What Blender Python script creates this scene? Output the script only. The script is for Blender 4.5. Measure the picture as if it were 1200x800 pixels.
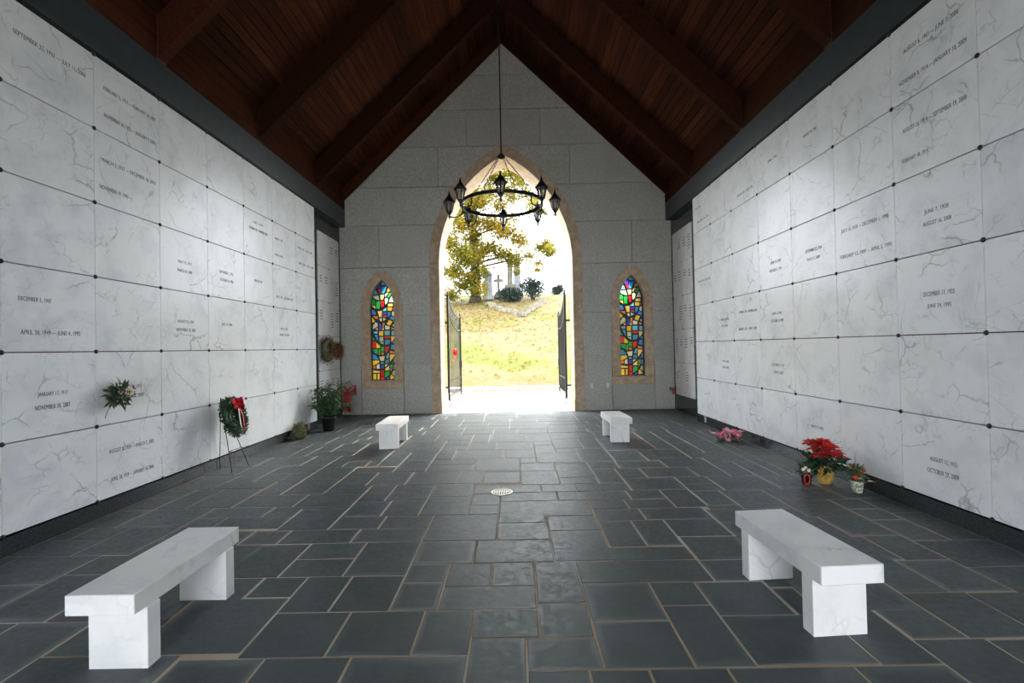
import bpy, bmesh, math, random
from mathutils import Vector, Matrix, Euler
from mathutils.geometry import tessellate_polygon, delaunay_2d_cdt

for o in list(bpy.data.objects):
    bpy.data.objects.remove(o, do_unlink=True)
scene = bpy.context.scene
COL = scene.collection
PI = math.pi

# ------------------------------------------------------------------ camera
EYE = 1.625
yaw, pit, rol = 0.005846, 0.012652, 0.020119
Rz = Matrix.Rotation(yaw, 3, 'Z')
Rx = Matrix.Rotation(pit, 3, 'X')
Ry = Matrix.Rotation(rol, 3, 'Y')
Rm = Rz @ Rx @ Ry
right, fwd, up = Rm.col[0], Rm.col[1], Rm.col[2]
cam_data = bpy.data.cameras.new('camera')
cam_data.sensor_width = 36.0
cam_data.lens = 36.0 * 550.0 / 1200.0
cam_data.clip_start = 0.05
cam_data.clip_end = 400
cam = bpy.data.objects.new('camera', cam_data)
mw = Matrix.Identity(4)
for r in range(3):
    mw[r][0] = right[r]; mw[r][1] = up[r]; mw[r][2] = -fwd[r]
mw[2][3] = EYE
cam.matrix_world = mw
COL.objects.link(cam)
scene.camera = cam

# ------------------------------------------------------------------ sky, exposure
world = bpy.data.worlds.new('overcast_sky')
scene.world = world
world.use_nodes = True
wn = world.node_tree.nodes
bg = wn.get('Background') or wn.new('ShaderNodeBackground')
bg.inputs['Color'].default_value = (0.90, 0.955, 1.0, 1)
bg.inputs['Strength'].default_value = 1.0
scene.view_settings.view_transform = 'Standard'
scene.view_settings.look = 'None'
scene.view_settings.gamma = 1.0
scene.view_settings.use_curve_mapping = False
scene.view_settings.exposure = 3.55
sun_d = bpy.data.lights.new('hazy_sun', 'SUN')
sun_d.energy = 0.45
sun_d.angle = math.radians(25)
sun_d.color = (1.0, 0.93, 0.80)
sun = bpy.data.objects.new('hazy_sun', sun_d)
sun.rotation_euler = Euler((math.radians(-38), math.radians(28), 0))
COL.objects.link(sun)

# ------------------------------------------------------------------ dimensions (metres)
XC = -0.19                 # centre line of the hall
XL, XR = -4.19, 3.80       # polished faces of the crypt fronts
BL, BR = -4.25, 3.871      # faces of the eaves beams
RL, RR = -4.385, 3.99      # faces of the niche recesses
YB = 11.85                 # inner face of the end wall
YE = 12.65                 # outer face of the end wall
YF = -6.0                  # rear end of the hall
YP = 9.88                  # far end of the crypt fronts
ZP0, ROW = 0.1666, 0.75
YCOL0, PITCH = 3.803, 0.8665
BEAM0, BEAM1 = 4.75, 5.19
ARCH_HW, ARCH_SP, ARCH_TOP = 1.685, 3.78, 6.50
ARCH_OHW, ARCH_OTOP = 1.93, 6.78
REAR_HW, REAR_SP, REAR_TOP = 3.0, 2.6, 4.6    # unseen rear doorway, shaped for the daylight it lets in

# ------------------------------------------------------------------ helpers
class MB:
    def __init__(s):
        s.v = []; s.f = []; s.sm = []; s.rc = False
    def add(s, verts, faces, smooth=False):
        b = len(s.v)
        s.v += [tuple(p) for p in verts]
        for f in faces:
            s.f.append(tuple(b + i for i in f)); s.sm.append(smooth)
    def box(s, x0, x1, y0, y1, z0, z1):
        s.add([(x0,y0,z0),(x1,y0,z0),(x1,y1,z0),(x0,y1,z0),(x0,y0,z1),(x1,y0,z1),(x1,y1,z1),(x0,y1,z1)],
              [(0,3,2,1),(4,5,6,7),(0,1,5,4),(1,2,6,5),(2,3,7,6),(3,0,4,7)])
    def prism(s, poly, y0, y1):
        """outline in x,z extruded along y"""
        s.rc = True
        n = len(poly)
        v = [(p[0], y0, p[1]) for p in poly] + [(p[0], y1, p[1]) for p in poly]
        tri = tessellate_polygon([[Vector((p[0], p[1], 0)) for p in poly]])
        f = [tuple(t) for t in tri] + [tuple(n + i for i in reversed(t)) for t in tri]
        f += [(i, (i+1) % n, n + (i+1) % n, n + i) for i in range(n)]
        s.add(v, f)
    def prism_holes(s, outer, holes, y0, y1):
        loops = [outer] + holes; s.rc = True
        flat = [p for l in loops for p in l]
        n = len(flat)
        tri = tessellate_polygon([[Vector((p[0], p[1], 0)) for p in l] for l in loops])
        v = [(p[0], y0, p[1]) for p in flat] + [(p[0], y1, p[1]) for p in flat]
        f = [tuple(t) for t in tri] + [tuple(n + i for i in reversed(t)) for t in tri]
        b = 0
        for l in loops:
            m = len(l)
            f += [(b+i, b+(i+1) % m, n+b+(i+1) % m, n+b+i) for i in range(m)]
            b += m
        s.add(v, f)
    def tube(s, pts, r, n=8, closed=False, cap=True, smooth=True):
        pts = [Vector(p) for p in pts]
        m = len(pts)
        rs = r if isinstance(r, (list, tuple)) else [r]*m
        v = []; prev = None
        for i, p in enumerate(pts):
            if closed:
                t = pts[(i+1) % m] - pts[i-1]
            else:
                t = pts[min(i+1, m-1)] - pts[max(i-1, 0)]
            if t.length < 1e-9: t = Vector((0,0,1))
            t.normalize()
            if prev is None:
                a = Vector((0,0,1)) if abs(t.z) < .9 else Vector((1,0,0))
            else: a = prev
            u = (a - t*a.dot(t))
            if u.length < 1e-6: u = t.orthogonal()
            u.normalize(); prev = u
            w = t.cross(u)
            for k in range(n):
                an = 2*PI*k/n
                v.append(p + (u*math.cos(an) + w*math.sin(an))*rs[i])
        f = []
        for i in range(m if closed else m-1):
            j = (i+1) % m
            for k in range(n):
                f.append((i*n+k, i*n+(k+1) % n, j*n+(k+1) % n, j*n+k))
        if cap and not closed:
            f.append(tuple(range(n-1, -1, -1))); f.append(tuple((m-1)*n+k for k in range(n)))
        s.add(v, f, smooth)
    def lathe(s, prof, n=16, c=(0,0,0), smooth=True):
        v = []; m = len(prof)
        for r, z in prof:
            for k in range(n):
                a = 2*PI*k/n
                v.append((c[0]+r*math.cos(a), c[1]+r*math.sin(a), c[2]+z))
        f = [(i*n+k, i*n+(k+1) % n, (i+1)*n+(k+1) % n, (i+1)*n+k) for i in range(m-1) for k in range(n)]
        f.append(tuple(range(n-1, -1, -1))); f.append(tuple((m-1)*n+k for k in range(n)))
        s.add(v, f, smooth)
    def leaf(s, p, d, nrm, L, W, fold=.25):
        p = Vector(p); d = Vector(d).normalized(); nrm = Vector(nrm)
        sd = d.cross(nrm)
        if sd.length < 1e-5: sd = d.orthogonal()
        sd.normalize(); nn = sd.cross(d)
        a = p; b = p + d*L*.45 + sd*W*.5 + nn*W*fold; c = p + d*L - nn*L*.08; e = p + d*L*.45 - sd*W*.5 + nn*W*fold
        m = p + d*L*.5
        s.add([a,b,c,e,m], [(0,1,4),(1,2,4),(2,3,4),(3,0,4)])
    def build(s, name, mat, parent=None, bevel=0, loc=None, subd=0):
        me = bpy.data.meshes.new(name)
        me.from_pydata(s.v, [], s.f)
        if any(s.sm): me.polygons.foreach_set('use_smooth', s.sm)
        me.update()
        if s.rc and not bevel:
            bm = bmesh.new(); bm.from_mesh(me); bmesh.ops.recalc_face_normals(bm, faces=bm.faces); bm.to_mesh(me); bm.free()
        if bevel:
            bm = bmesh.new(); bm.from_mesh(me)
            bmesh.ops.remove_doubles(bm, verts=bm.verts, dist=1e-5)
            bmesh.ops.recalc_face_normals(bm, faces=bm.faces)
            ed = [e for e in bm.edges if len(e.link_faces) == 2 and e.calc_face_angle(0) > .5]
            bmesh.ops.bevel(bm, geom=ed, offset=bevel, segments=1, affect='EDGES', clamp_overlap=True)
            bm.to_mesh(me); bm.free()
        if mat: me.materials.append(mat)
        return link(name, me, parent, loc)

def link(name, me, parent=None, loc=None):
    o = bpy.data.objects.new(name, me)
    COL.objects.link(o)
    if parent is not None: o.parent = parent
    if loc is not None: o.location = loc
    return o

def empty(name, loc=(0,0,0), rz=0.0):
    o = bpy.data.objects.new(name, None)
    o.empty_display_size = .1
    COL.objects.link(o)
    o.location = loc; o.rotation_euler = (0, 0, rz)
    return o

def thing(o, label, cat, group=None):
    o['label'] = label; o['category'] = cat
    if group: o['group'] = group
    return o

def struct(o, label=None):
    o['kind'] = 'structure'
    if label: o['label'] = label
    return o

def copy_tree(o, parent=None):
    c = o.copy(); COL.objects.link(c)
    c.parent = parent
    for ch in list(o.children): copy_tree(ch, c)
    return c

# ------------------------------------------------------------------ materials
def new_mat(name):
    m = bpy.data.materials.new(name); m.use_nodes = True
    nt = m.node_tree
    for n in list(nt.nodes): nt.nodes.remove(n)
    out = nt.nodes.new('ShaderNodeOutputMaterial')
    return m, nt, out
def N(nt, t, **kw):
    n = nt.nodes.new(t)
    for k, v in kw.items():
        if hasattr(n, k) and k not in n.inputs: setattr(n, k, v)
        else: n.inputs[k].default_value = v
    return n
def mixc(nt, fac, a, b):
    n = nt.nodes.new('ShaderNodeMix'); n.data_type = 'RGBA'
    for sock, v in ((n.inputs[0], fac), (n.inputs[6], a), (n.inputs[7], b)):
        if hasattr(v, 'is_output'): nt.links.new(v, sock)
        elif isinstance(v, (int, float)): sock.default_value = v
        else: sock.default_value = (*v, 1)
    return n.outputs[2]
def math_n(nt, op, a, b=0.0, c=0.0):
    n = nt.nodes.new('ShaderNodeMath'); n.operation = op
    for i, v in enumerate((a, b, c)):
        if hasattr(v, 'is_output'): nt.links.new(v, n.inputs[i])
        else: n.inputs[i].default_value = v
    return n.outputs[0]
def ramp(nt, val, lo, hi, a=0.0, b=1.0):
    n = nt.nodes.new('ShaderNodeMapRange'); n.interpolation_type = 'SMOOTHSTEP'
    nt.links.new(val, n.inputs[0])
    n.inputs[1].default_value = lo; n.inputs[2].default_value = hi
    n.inputs[3].default_value = a; n.inputs[4].default_value = b
    return n.outputs[0]
def coords(nt, rand=True, scale=(1,1,1)):
    tc = nt.nodes.new('ShaderNodeTexCoord')
    v = tc.outputs['Object']
    mp = nt.nodes.new('ShaderNodeMapping'); mp.inputs['Scale'].default_value = scale
    nt.links.new(v, mp.inputs['Vector']); v = mp.outputs[0]
    oi = nt.nodes.new('ShaderNodeObjectInfo')
    if rand:
        a = nt.nodes.new('ShaderNodeVectorMath'); a.operation = 'ADD'
        sc = nt.nodes.new('ShaderNodeVectorMath'); sc.operation = 'SCALE'
        sc.inputs[0].default_value = (91.0, 57.0, 73.0)
        nt.links.new(oi.outputs['Random'], sc.inputs['Scale'])
        nt.links.new(v, a.inputs[0]); nt.links.new(sc.outputs[0], a.inputs[1])
        v = a.outputs[0]
    return v, oi.outputs['Random'], tc
def noise(nt, v, scale, detail=3, rough=.55, dist=0.0):
    n = nt.nodes.new('ShaderNodeTexNoise')
    nt.links.new(v, n.inputs['Vector'])
    n.inputs['Scale'].default_value = scale; n.inputs['Detail'].default_value = detail
    n.inputs['Roughness'].default_value = rough; n.inputs['Distortion'].default_value = dist
    return n
def princ(nt, out, col=None, rough=.5, metal=0.0, ior=1.5, bump=None, bstr=.2, bdist=.01):
    p = nt.nodes.new('ShaderNodeBsdfPrincipled')
    if col is not None:
        if hasattr(col, 'is_output'): nt.links.new(col, p.inputs['Base Color'])
        else: p.inputs['Base Color'].default_value = (*col, 1)
    if hasattr(rough, 'is_output'): nt.links.new(rough, p.inputs['Roughness'])
    else: p.inputs['Roughness'].default_value = rough
    p.inputs['Metallic'].default_value = metal
    p.inputs['IOR'].default_value = ior
    if bump is not None:
        b = nt.nodes.new('ShaderNodeBump'); b.inputs['Strength'].default_value = bstr; b.inputs['Distance'].default_value = bdist
        nt.links.new(bump, b.inputs['Height']); nt.links.new(b.outputs[0], p.inputs['Normal'])
    nt.links.new(p.outputs[0], out.inputs[0])
    return p

def plain(name, c, rough=.5, metal=0.0, var=.15, scale=20.0, rnd=0.0, bstr=0.0, ior=1.5):
    """one colour with fine procedural variation"""
    m, nt, out = new_mat(name)
    v, r, tc = coords(nt)
    n = noise(nt, v, scale, 4)
    f = ramp(nt, n.outputs[0], .3, .7)
    col = mixc(nt, f, tuple(x*(1-var) for x in c), tuple(min(1, x*(1+var)) for x in c))
    if rnd:
        col = mixc(nt, math_n(nt, 'MULTIPLY', r, rnd), col, tuple(x*.35 for x in c))
    princ(nt, out, col, rough, metal, ior, n.outputs[0] if bstr else None, bstr)
    return m

def marble(name, base, vein, amount, rough, warm=(0.70,0.66,0.58), big=2.0, coat=0.0):
    m, nt, out = new_mat(name)
    v, r, tc = coords(nt)
    w = noise(nt, v, 1.3, 4)
    wv = nt.nodes.new('ShaderNodeVectorMath'); wv.operation = 'MULTIPLY_ADD'
    nt.links.new(w.outputs['Color'], wv.inputs[0]); wv.inputs[1].default_value = (.55, .55, .55); nt.links.new(v, wv.inputs[2])
    w2 = noise(nt, v, 9, 3)
    wv2 = nt.nodes.new('ShaderNodeVectorMath'); wv2.operation = 'MULTIPLY_ADD'
    nt.links.new(w2.outputs['Color'], wv2.inputs[0]); wv2.inputs[1].default_value = (.07, .07, .07); nt.links.new(wv.outputs[0], wv2.inputs[2])
    def lines(scale, width, mlo, mhi, mscale):
        vo = nt.nodes.new('ShaderNodeTexVoronoi'); vo.feature = 'DISTANCE_TO_EDGE'
        vo.inputs['Scale'].default_value = scale
        nt.links.new(wv2.outputs[0], vo.inputs['Vector'])
        l = ramp(nt, vo.outputs['Distance'], 0.0, width, 1.0, 0.0)
        k = noise(nt, v, mscale, 3)
        return math_n(nt, 'MULTIPLY', l, ramp(nt, k.outputs[0], mlo, mhi))
    l1 = lines(big, .022, .46, .64, 2.3)
    l2 = lines(big*2.7, .038, .47, .66, 3.4)
    l4 = lines(big*6.5, .060, .50, .68, 5.0)
    l3 = lines(big*.8, .10, .58, .75, 1.6)
    tot = math_n(nt, 'ADD', math_n(nt, 'ADD', l1, math_n(nt, 'MULTIPLY', l2, .60)), math_n(nt, 'ADD', math_n(nt, 'MULTIPLY', l3, .30), math_n(nt, 'MULTIPLY', l4, .35)))
    tot = math_n(nt, 'MINIMUM', math_n(nt, 'MULTIPLY', tot, amount), 1.0)
    smoke = ramp(nt, noise(nt, wv.outputs[0], 2.6, 5).outputs[0], .42, .75)
    c = mixc(nt, math_n(nt, 'MULTIPLY', smoke, .55), base, tuple(k*x for k, x in zip((.68,.71,.74), base)))
    c = mixc(nt, math_n(nt, 'MULTIPLY', ramp(nt, noise(nt, v, .9, 2).outputs[0], .55, .8), .22), c, warm)
    c = mixc(nt, math_n(nt, 'MULTIPLY', r, .10), c, tuple(.75*x for x in base))
    c = mixc(nt, tot, c, vein)
    pb = princ(nt, out, c, rough, 0, 1.5)
    pb.inputs['Coat Weight'].default_value = coat; pb.inputs['Coat Roughness'].default_value = .08; pb.inputs['Coat IOR'].default_value = 1.4
    return m

MAT = {}
MAT['marble'] = marble('carrara_marble', (.79,.81,.83), (.33,.34,.36), .75, .38, coat=.13)
MAT['bench'] = marble('bench_marble', (.84,.84,.83), (.46,.47,.49), .55, .35, big=1.5)

def granite(name, c1, c2, c3, rough, sc):
    m, nt, out = new_mat(name)
    v, r, tc = coords(nt)
    n1 = noise(nt, v, sc, 2); n2 = noise(nt, v, sc*2.7, 2); n3 = noise(nt, v, 1.2, 3)
    c = mixc(nt, ramp(nt, n1.outputs[0], .38, .62), c1, c2)
    c = mixc(nt, ramp(nt, n2.outputs[0], .60, .68), c, c3)
    c = mixc(nt, math_n(nt, 'MULTIPLY', ramp(nt, n3.outputs[0], .35, .7), .25), c, tuple(.7*x for x in c1))
    c = mixc(nt, math_n(nt, 'MULTIPLY', r, .16), c, tuple(.6*x for x in c1))
    princ(nt, out, c, rough, 0, 1.5)
    return m
MAT['granite'] = granite('grey_granite', (.37,.365,.335), (.52,.51,.47), (.13,.13,.12), .55, 34)
MAT['dark_granite'] = granite('polished_dark_granite', (.022,.028,.030), (.040,.047,.050), (.10,.11,.115), .12, 60)
MAT['limestone'] = granite('buff_limestone', (.43,.315,.210), (.54,.42,.30), (.35,.24,.155), .75, 7)
MAT['beam'] = plain('painted_steel_beam', (.030,.040,.045), .45, var=.12, scale=6)
MAT['bolt'] = plain('bronze_rosette', (.030,.028,.026), .35, .6)
MAT['letters'] = plain('engraved_letters', (.085,.085,.09), .6)
MAT['iron'] = plain('black_iron', (.012,.013,.014), .4, .3)
MAT['iron_kick'] = plain('grey_kick_plate', (.16,.16,.16), .5, .3)
MAT['lead'] = plain('black_leading', (.006,.006,.007), .5)
MAT['concrete'] = plain('pale_concrete', (.52,.49,.44), .85, var=.18, scale=5, bstr=.1)
MAT['kerb'] = plain('pinkish_kerb_stone', (.24,.20,.165), .85, var=.15, scale=9)
MAT['plastic_white'] = plain('white_plastic', (.62,.61,.57), .4, var=.04)
MAT['black_plastic'] = plain('black_plastic_pot', (.014,.015,.014), .45)
MAT['red'] = plain('red_ribbon', (.62,.012,.014), .5, var=.3, scale=30)
MAT['white_ribbon'] = plain('white_ribbon', (.75,.72,.68), .5, var=.1)
MAT['leaf_dark'] = plain('dark_green_leaf', (.020,.055,.024), .45, var=.5, scale=14)
MAT['leaf_mid'] = plain('mid_green_leaf', (.045,.105,.035), .45, var=.5, scale=14)
MAT['leaf_olive'] = plain('olive_dried_leaf', (.095,.095,.035), .7, var=.5, scale=16)
MAT['leaf_dry'] = plain('brown_dry_leaf', (.14,.085,.035), .8, var=.5, scale=20)
MAT['berry'] = plain('red_berry', (.45,.03,.02), .35, var=.3)
MAT['bract'] = plain('red_poinsettia_bract', (.66,.012,.014), .5, var=.55, scale=16)
MAT['bract_bright'] = plain('bright_red_orange_bract', (.78,.050,.020), .5, var=.3, scale=16)
MAT['pink'] = plain('pink_petal', (.70,.16,.26), .55, var=.45, scale=22)
MAT['cream'] = plain('cream_rose_petal', (.80,.70,.55), .55, var=.15)
MAT['gold'] = plain('gold_foil', (.80,.52,.13), .3, .45, var=.25, scale=40, bstr=.5)
MAT['bark'] = plain('tree_bark', (.024,.017,.012), .9, var=.5, scale=7, bstr=.5)
MAT['shrub_leaf'] = plain('dark_evergreen_leaf', (.009,.019,.012), .6, var=.6, scale=3)
MAT['monument'] = plain('pale_monument_stone', (.16,.17,.185), .7, var=.2, scale=2)
MAT['monument_tan'] = plain('tan_monument_stone', (.105,.092,.070), .7, var=.2, scale=2)
MAT['rubble'] = plain('pale_rubble_stone', (.125,.108,.080), .85, var=.35, scale=4)
MAT['lens_glass'] = None

# tree leaves: green through yellow to amber, thin enough to glow against the sky
def tree_leaf(name, a, b):
    m, nt, out = new_mat(name)
    v, r, tc = coords(nt, rand=False)
    n = noise(nt, v, .9, 3); n2 = noise(nt, v, 7, 2)
    c = mixc(nt, ramp(nt, n.outputs[0], .38, .62), a, b)
    c = mixc(nt, math_n(nt, 'MULTIPLY', ramp(nt, n2.outputs[0], .45, .7), .6), c, tuple(x*.4 for x in a))
    d = nt.nodes.new('ShaderNodeBsdfDiffuse'); t = nt.nodes.new('ShaderNodeBsdfTranslucent')
    nt.links.new(c, d.inputs[0]); nt.links.new(c, t.inputs[0])
    mx = nt.nodes.new('ShaderNodeMixShader'); mx.inputs[0].default_value = .4
    nt.links.new(d.outputs[0], mx.inputs[1]); nt.links.new(t.outputs[0], mx.inputs[2]); nt.links.new(mx.outputs[0], out.inputs[0])
    return m
MAT['leaf_tree_green'] = tree_leaf('yellow_green_tree_leaf', (.088,.094,.016), (.22,.19,.030))
MAT['leaf_tree_amber'] = tree_leaf('amber_tree_leaf', (.150,.108,.014), (.23,.140,.018))

# slate
def slate_mat():
    m, nt, out = new_mat('blue_grey_slate')
    v, r, tc = coords(nt)
    n = noise(nt, v, 2.5, 5); n2 = noise(nt, v, 26, 4)
    base = mixc(nt, ramp(nt, n.outputs[0], .35, .7), (.052,.065,.068), (.084,.099,.103))
    base = mixc(nt, math_n(nt, 'MULTIPLY', r, .55), base, (.085,.10,.104))
    base = mixc(nt, math_n(nt, 'MULTIPLY', ramp(nt, n2.outputs[0], .55, .75), .35), base, (.10,.115,.12))
    # pale scuffing that creeps in from the joints on some of the stones
    sep = nt.nodes.new('ShaderNodeSeparateXYZ'); nt.links.new(tc.outputs['Generated'], sep.inputs[0])
    def edge(s):
        return math_n(nt, 'MINIMUM', s, math_n(nt, 'SUBTRACT', 1.0, s))
    d = math_n(nt, 'MINIMUM', edge(sep.outputs[0]), edge(sep.outputs[1]))
    d = math_n(nt, 'ADD', d, math_n(nt, 'MULTIPLY', math_n(nt, 'SUBTRACT', n.outputs[0], .5), .22))
    wear = ramp(nt, d, 0.0, .11, 1.0, 0.0)
    sel = ramp(nt, noise(nt, v, .8, 1).outputs[0], .44, .62)
    base = mixc(nt, math_n(nt, 'MULTIPLY', math_n(nt, 'MULTIPLY', wear, sel), .6), base, (.19,.21,.22))
    ro = ramp(nt, n2.outputs[0], .3, .75, .36, .58)
    w = noise(nt, v, 14, 5, .6, 1.2)
    princ(nt, out, base, ro, 0, 1.29, w.outputs[0], .25, .006)
    return m
MAT['slate'] = slate_mat()
def grout_mat():
    m, nt, out = new_mat('sandy_grout')
    v, r, tc = coords(nt, rand=False)
    n = noise(nt, v, .8, 2); n2 = noise(nt, v, 40, 3)
    c = mixc(nt, ramp(nt, n.outputs[0], .42, .62), (.40,.30,.19), (.56,.53,.47))
    c = mixc(nt, math_n(nt, 'MULTIPLY', n2.outputs[0], .5), c, (.30,.23,.15))
    princ(nt, out, c, .9)
    return m
MAT['grout'] = grout_mat()
def wood_mat(name, a, b):
    m, nt, out = new_mat(name)
    v, r, tc = coords(nt, scale=(9, .55, 9))
    n = noise(nt, v, 2.2, 5, .6, .6)
    c = mixc(nt, ramp(nt, n.outputs[0], .35, .68), a, b)
    c = mixc(nt, math_n(nt, 'MULTIPLY', r, .75), c, tuple(x*.38 for x in a))
    princ(nt, out, c, .8, 0, 1.15)
    return m
MAT['plank'] = wood_mat('stained_cedar_plank', (.046,.013,.006), (.075,.026,.012))
MAT['rafter'] = wood_mat('stained_timber_rafter', (.042,.012,.006), (.064,.021,.011))
MAT['roof'] = plain('roof_sheathing', (.05,.03,.02), .8)
def grass_mat():
    m, nt, out = new_mat('autumn_grass')
    v, r, tc = coords(nt, rand=False)
    n = noise(nt, v, .30, 4); n2 = noise(nt, v, 1.6, 5, .7); n3 = noise(nt, v, 9, 4, .7)
    c = mixc(nt, ramp(nt, n2.outputs[0], .38, .62), (.098,.072,.022), (.115,.092,.044))
    c = mixc(nt, ramp(nt, n.outputs[0], .50, .62), c, (.074,.078,.010))
    c = mixc(nt, math_n(nt, 'MULTIPLY', ramp(nt, n3.outputs[0], .52, .72), .65), c, (.040,.029,.010))
    c = mixc(nt, math_n(nt, 'MULTIPLY', ramp(nt, n3.outputs[0], .46, .30), .5), c, (.125,.106,.068))
    princ(nt, out, c, .95, 0, 1.3, n3.outputs[0], .5, .05)
    return m
MAT['grass'] = grass_mat()

GLASS_COL = dict(lb=(.14,.50,.85), bl=(.03,.26,.80), vi=(.03,.05,.75), cy=(.30,.80,.82), re=(.72,.012,.02), gr=(.02,.42,.05),
                 am=(.95,.66,.16), ye=(.95,.60,.03), cr=(.95,.80,.42), or_=(.86,.20,.02), wh=(.78,.84,.84), gg=(.48,.62,.55))
def glass_mat(k, c):
    m, nt, out = new_mat('stained_glass_' + k)
    v, r, tc = coords(nt)
    n = noise(nt, v, 22, 4)
    sq = tuple(math.sqrt(x*.58) for x in c)
    col = mixc(nt, math_n(nt, 'MULTIPLY', ramp(nt, n.outputs[0], .48, .75), .55), sq, tuple(min(1, x*.7 + .14) for x in sq))
    col = mixc(nt, math_n(nt, 'MULTIPLY', r, .30), col, tuple(x*.6 for x in sq))
    rf = nt.nodes.new('ShaderNodeBsdfRefraction'); rf.inputs['Roughness'].default_value = .65; rf.inputs['IOR'].default_value = 1.06
    nt.links.new(col, rf.inputs['Color'])
    gl = nt.nodes.new('ShaderNodeBsdfGlossy'); gl.inputs['Roughness'].default_value = .2
    mx = nt.nodes.new('ShaderNodeMixShader'); mx.inputs[0].default_value = .03
    nt.links.new(rf.outputs[0], mx.inputs[1]); nt.links.new(gl.outputs[0], mx.inputs[2]); nt.links.new(mx.outputs[0], out.inputs[0])
    return m
GM = {k.rstrip('_'): glass_mat(k.rstrip('_'), c) for k, c in GLASS_COL.items()}
def lantern_glass():
    m, nt, out = new_mat('seeded_lantern_glass')
    v, r, tc = coords(nt)
    n = noise(nt, v, 30, 3)
    t = nt.nodes.new('ShaderNodeBsdfTransparent'); t.inputs[0].default_value = (.80,.81,.80,1)
    d = nt.nodes.new('ShaderNodeBsdfTranslucent'); d.inputs[0].default_value = (.7,.7,.68,1)
    mx = nt.nodes.new('ShaderNodeMixShader')
    nt.links.new(ramp(nt, n.outputs[0], .3, .7, .25, .55), mx.inputs[0])
    nt.links.new(t.outputs[0], mx.inputs[1]); nt.links.new(d.outputs[0], mx.inputs[2]); nt.links.new(mx.outputs[0], out.inputs[0])
    return m
MAT['lens_glass'] = lantern_glass()

# ------------------------------------------------------------------ outlines
def arc_pts(hw, sp, top, n=14):
    """right half of a pointed arch from the springing up to the apex, x relative to the centre"""
    r = top - sp
    R = (hw*hw + r*r)/(2*hw)
    a1 = math.asin(min(1, r/R))
    return [(-(R-hw) + R*math.cos(a1*i/n), sp + R*math.sin(a1*i/n)) for i in range(n+1)]
def arch_outline(cx, hw, z0, sp, top, n=14):
    a = arc_pts(hw, sp, top, n)
    p = [(cx-hw, z0), (cx+hw, z0)] + [(cx+x, z) for x, z in a] + [(cx-x, z) for x, z in reversed(a[:-1])]
    return p

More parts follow.
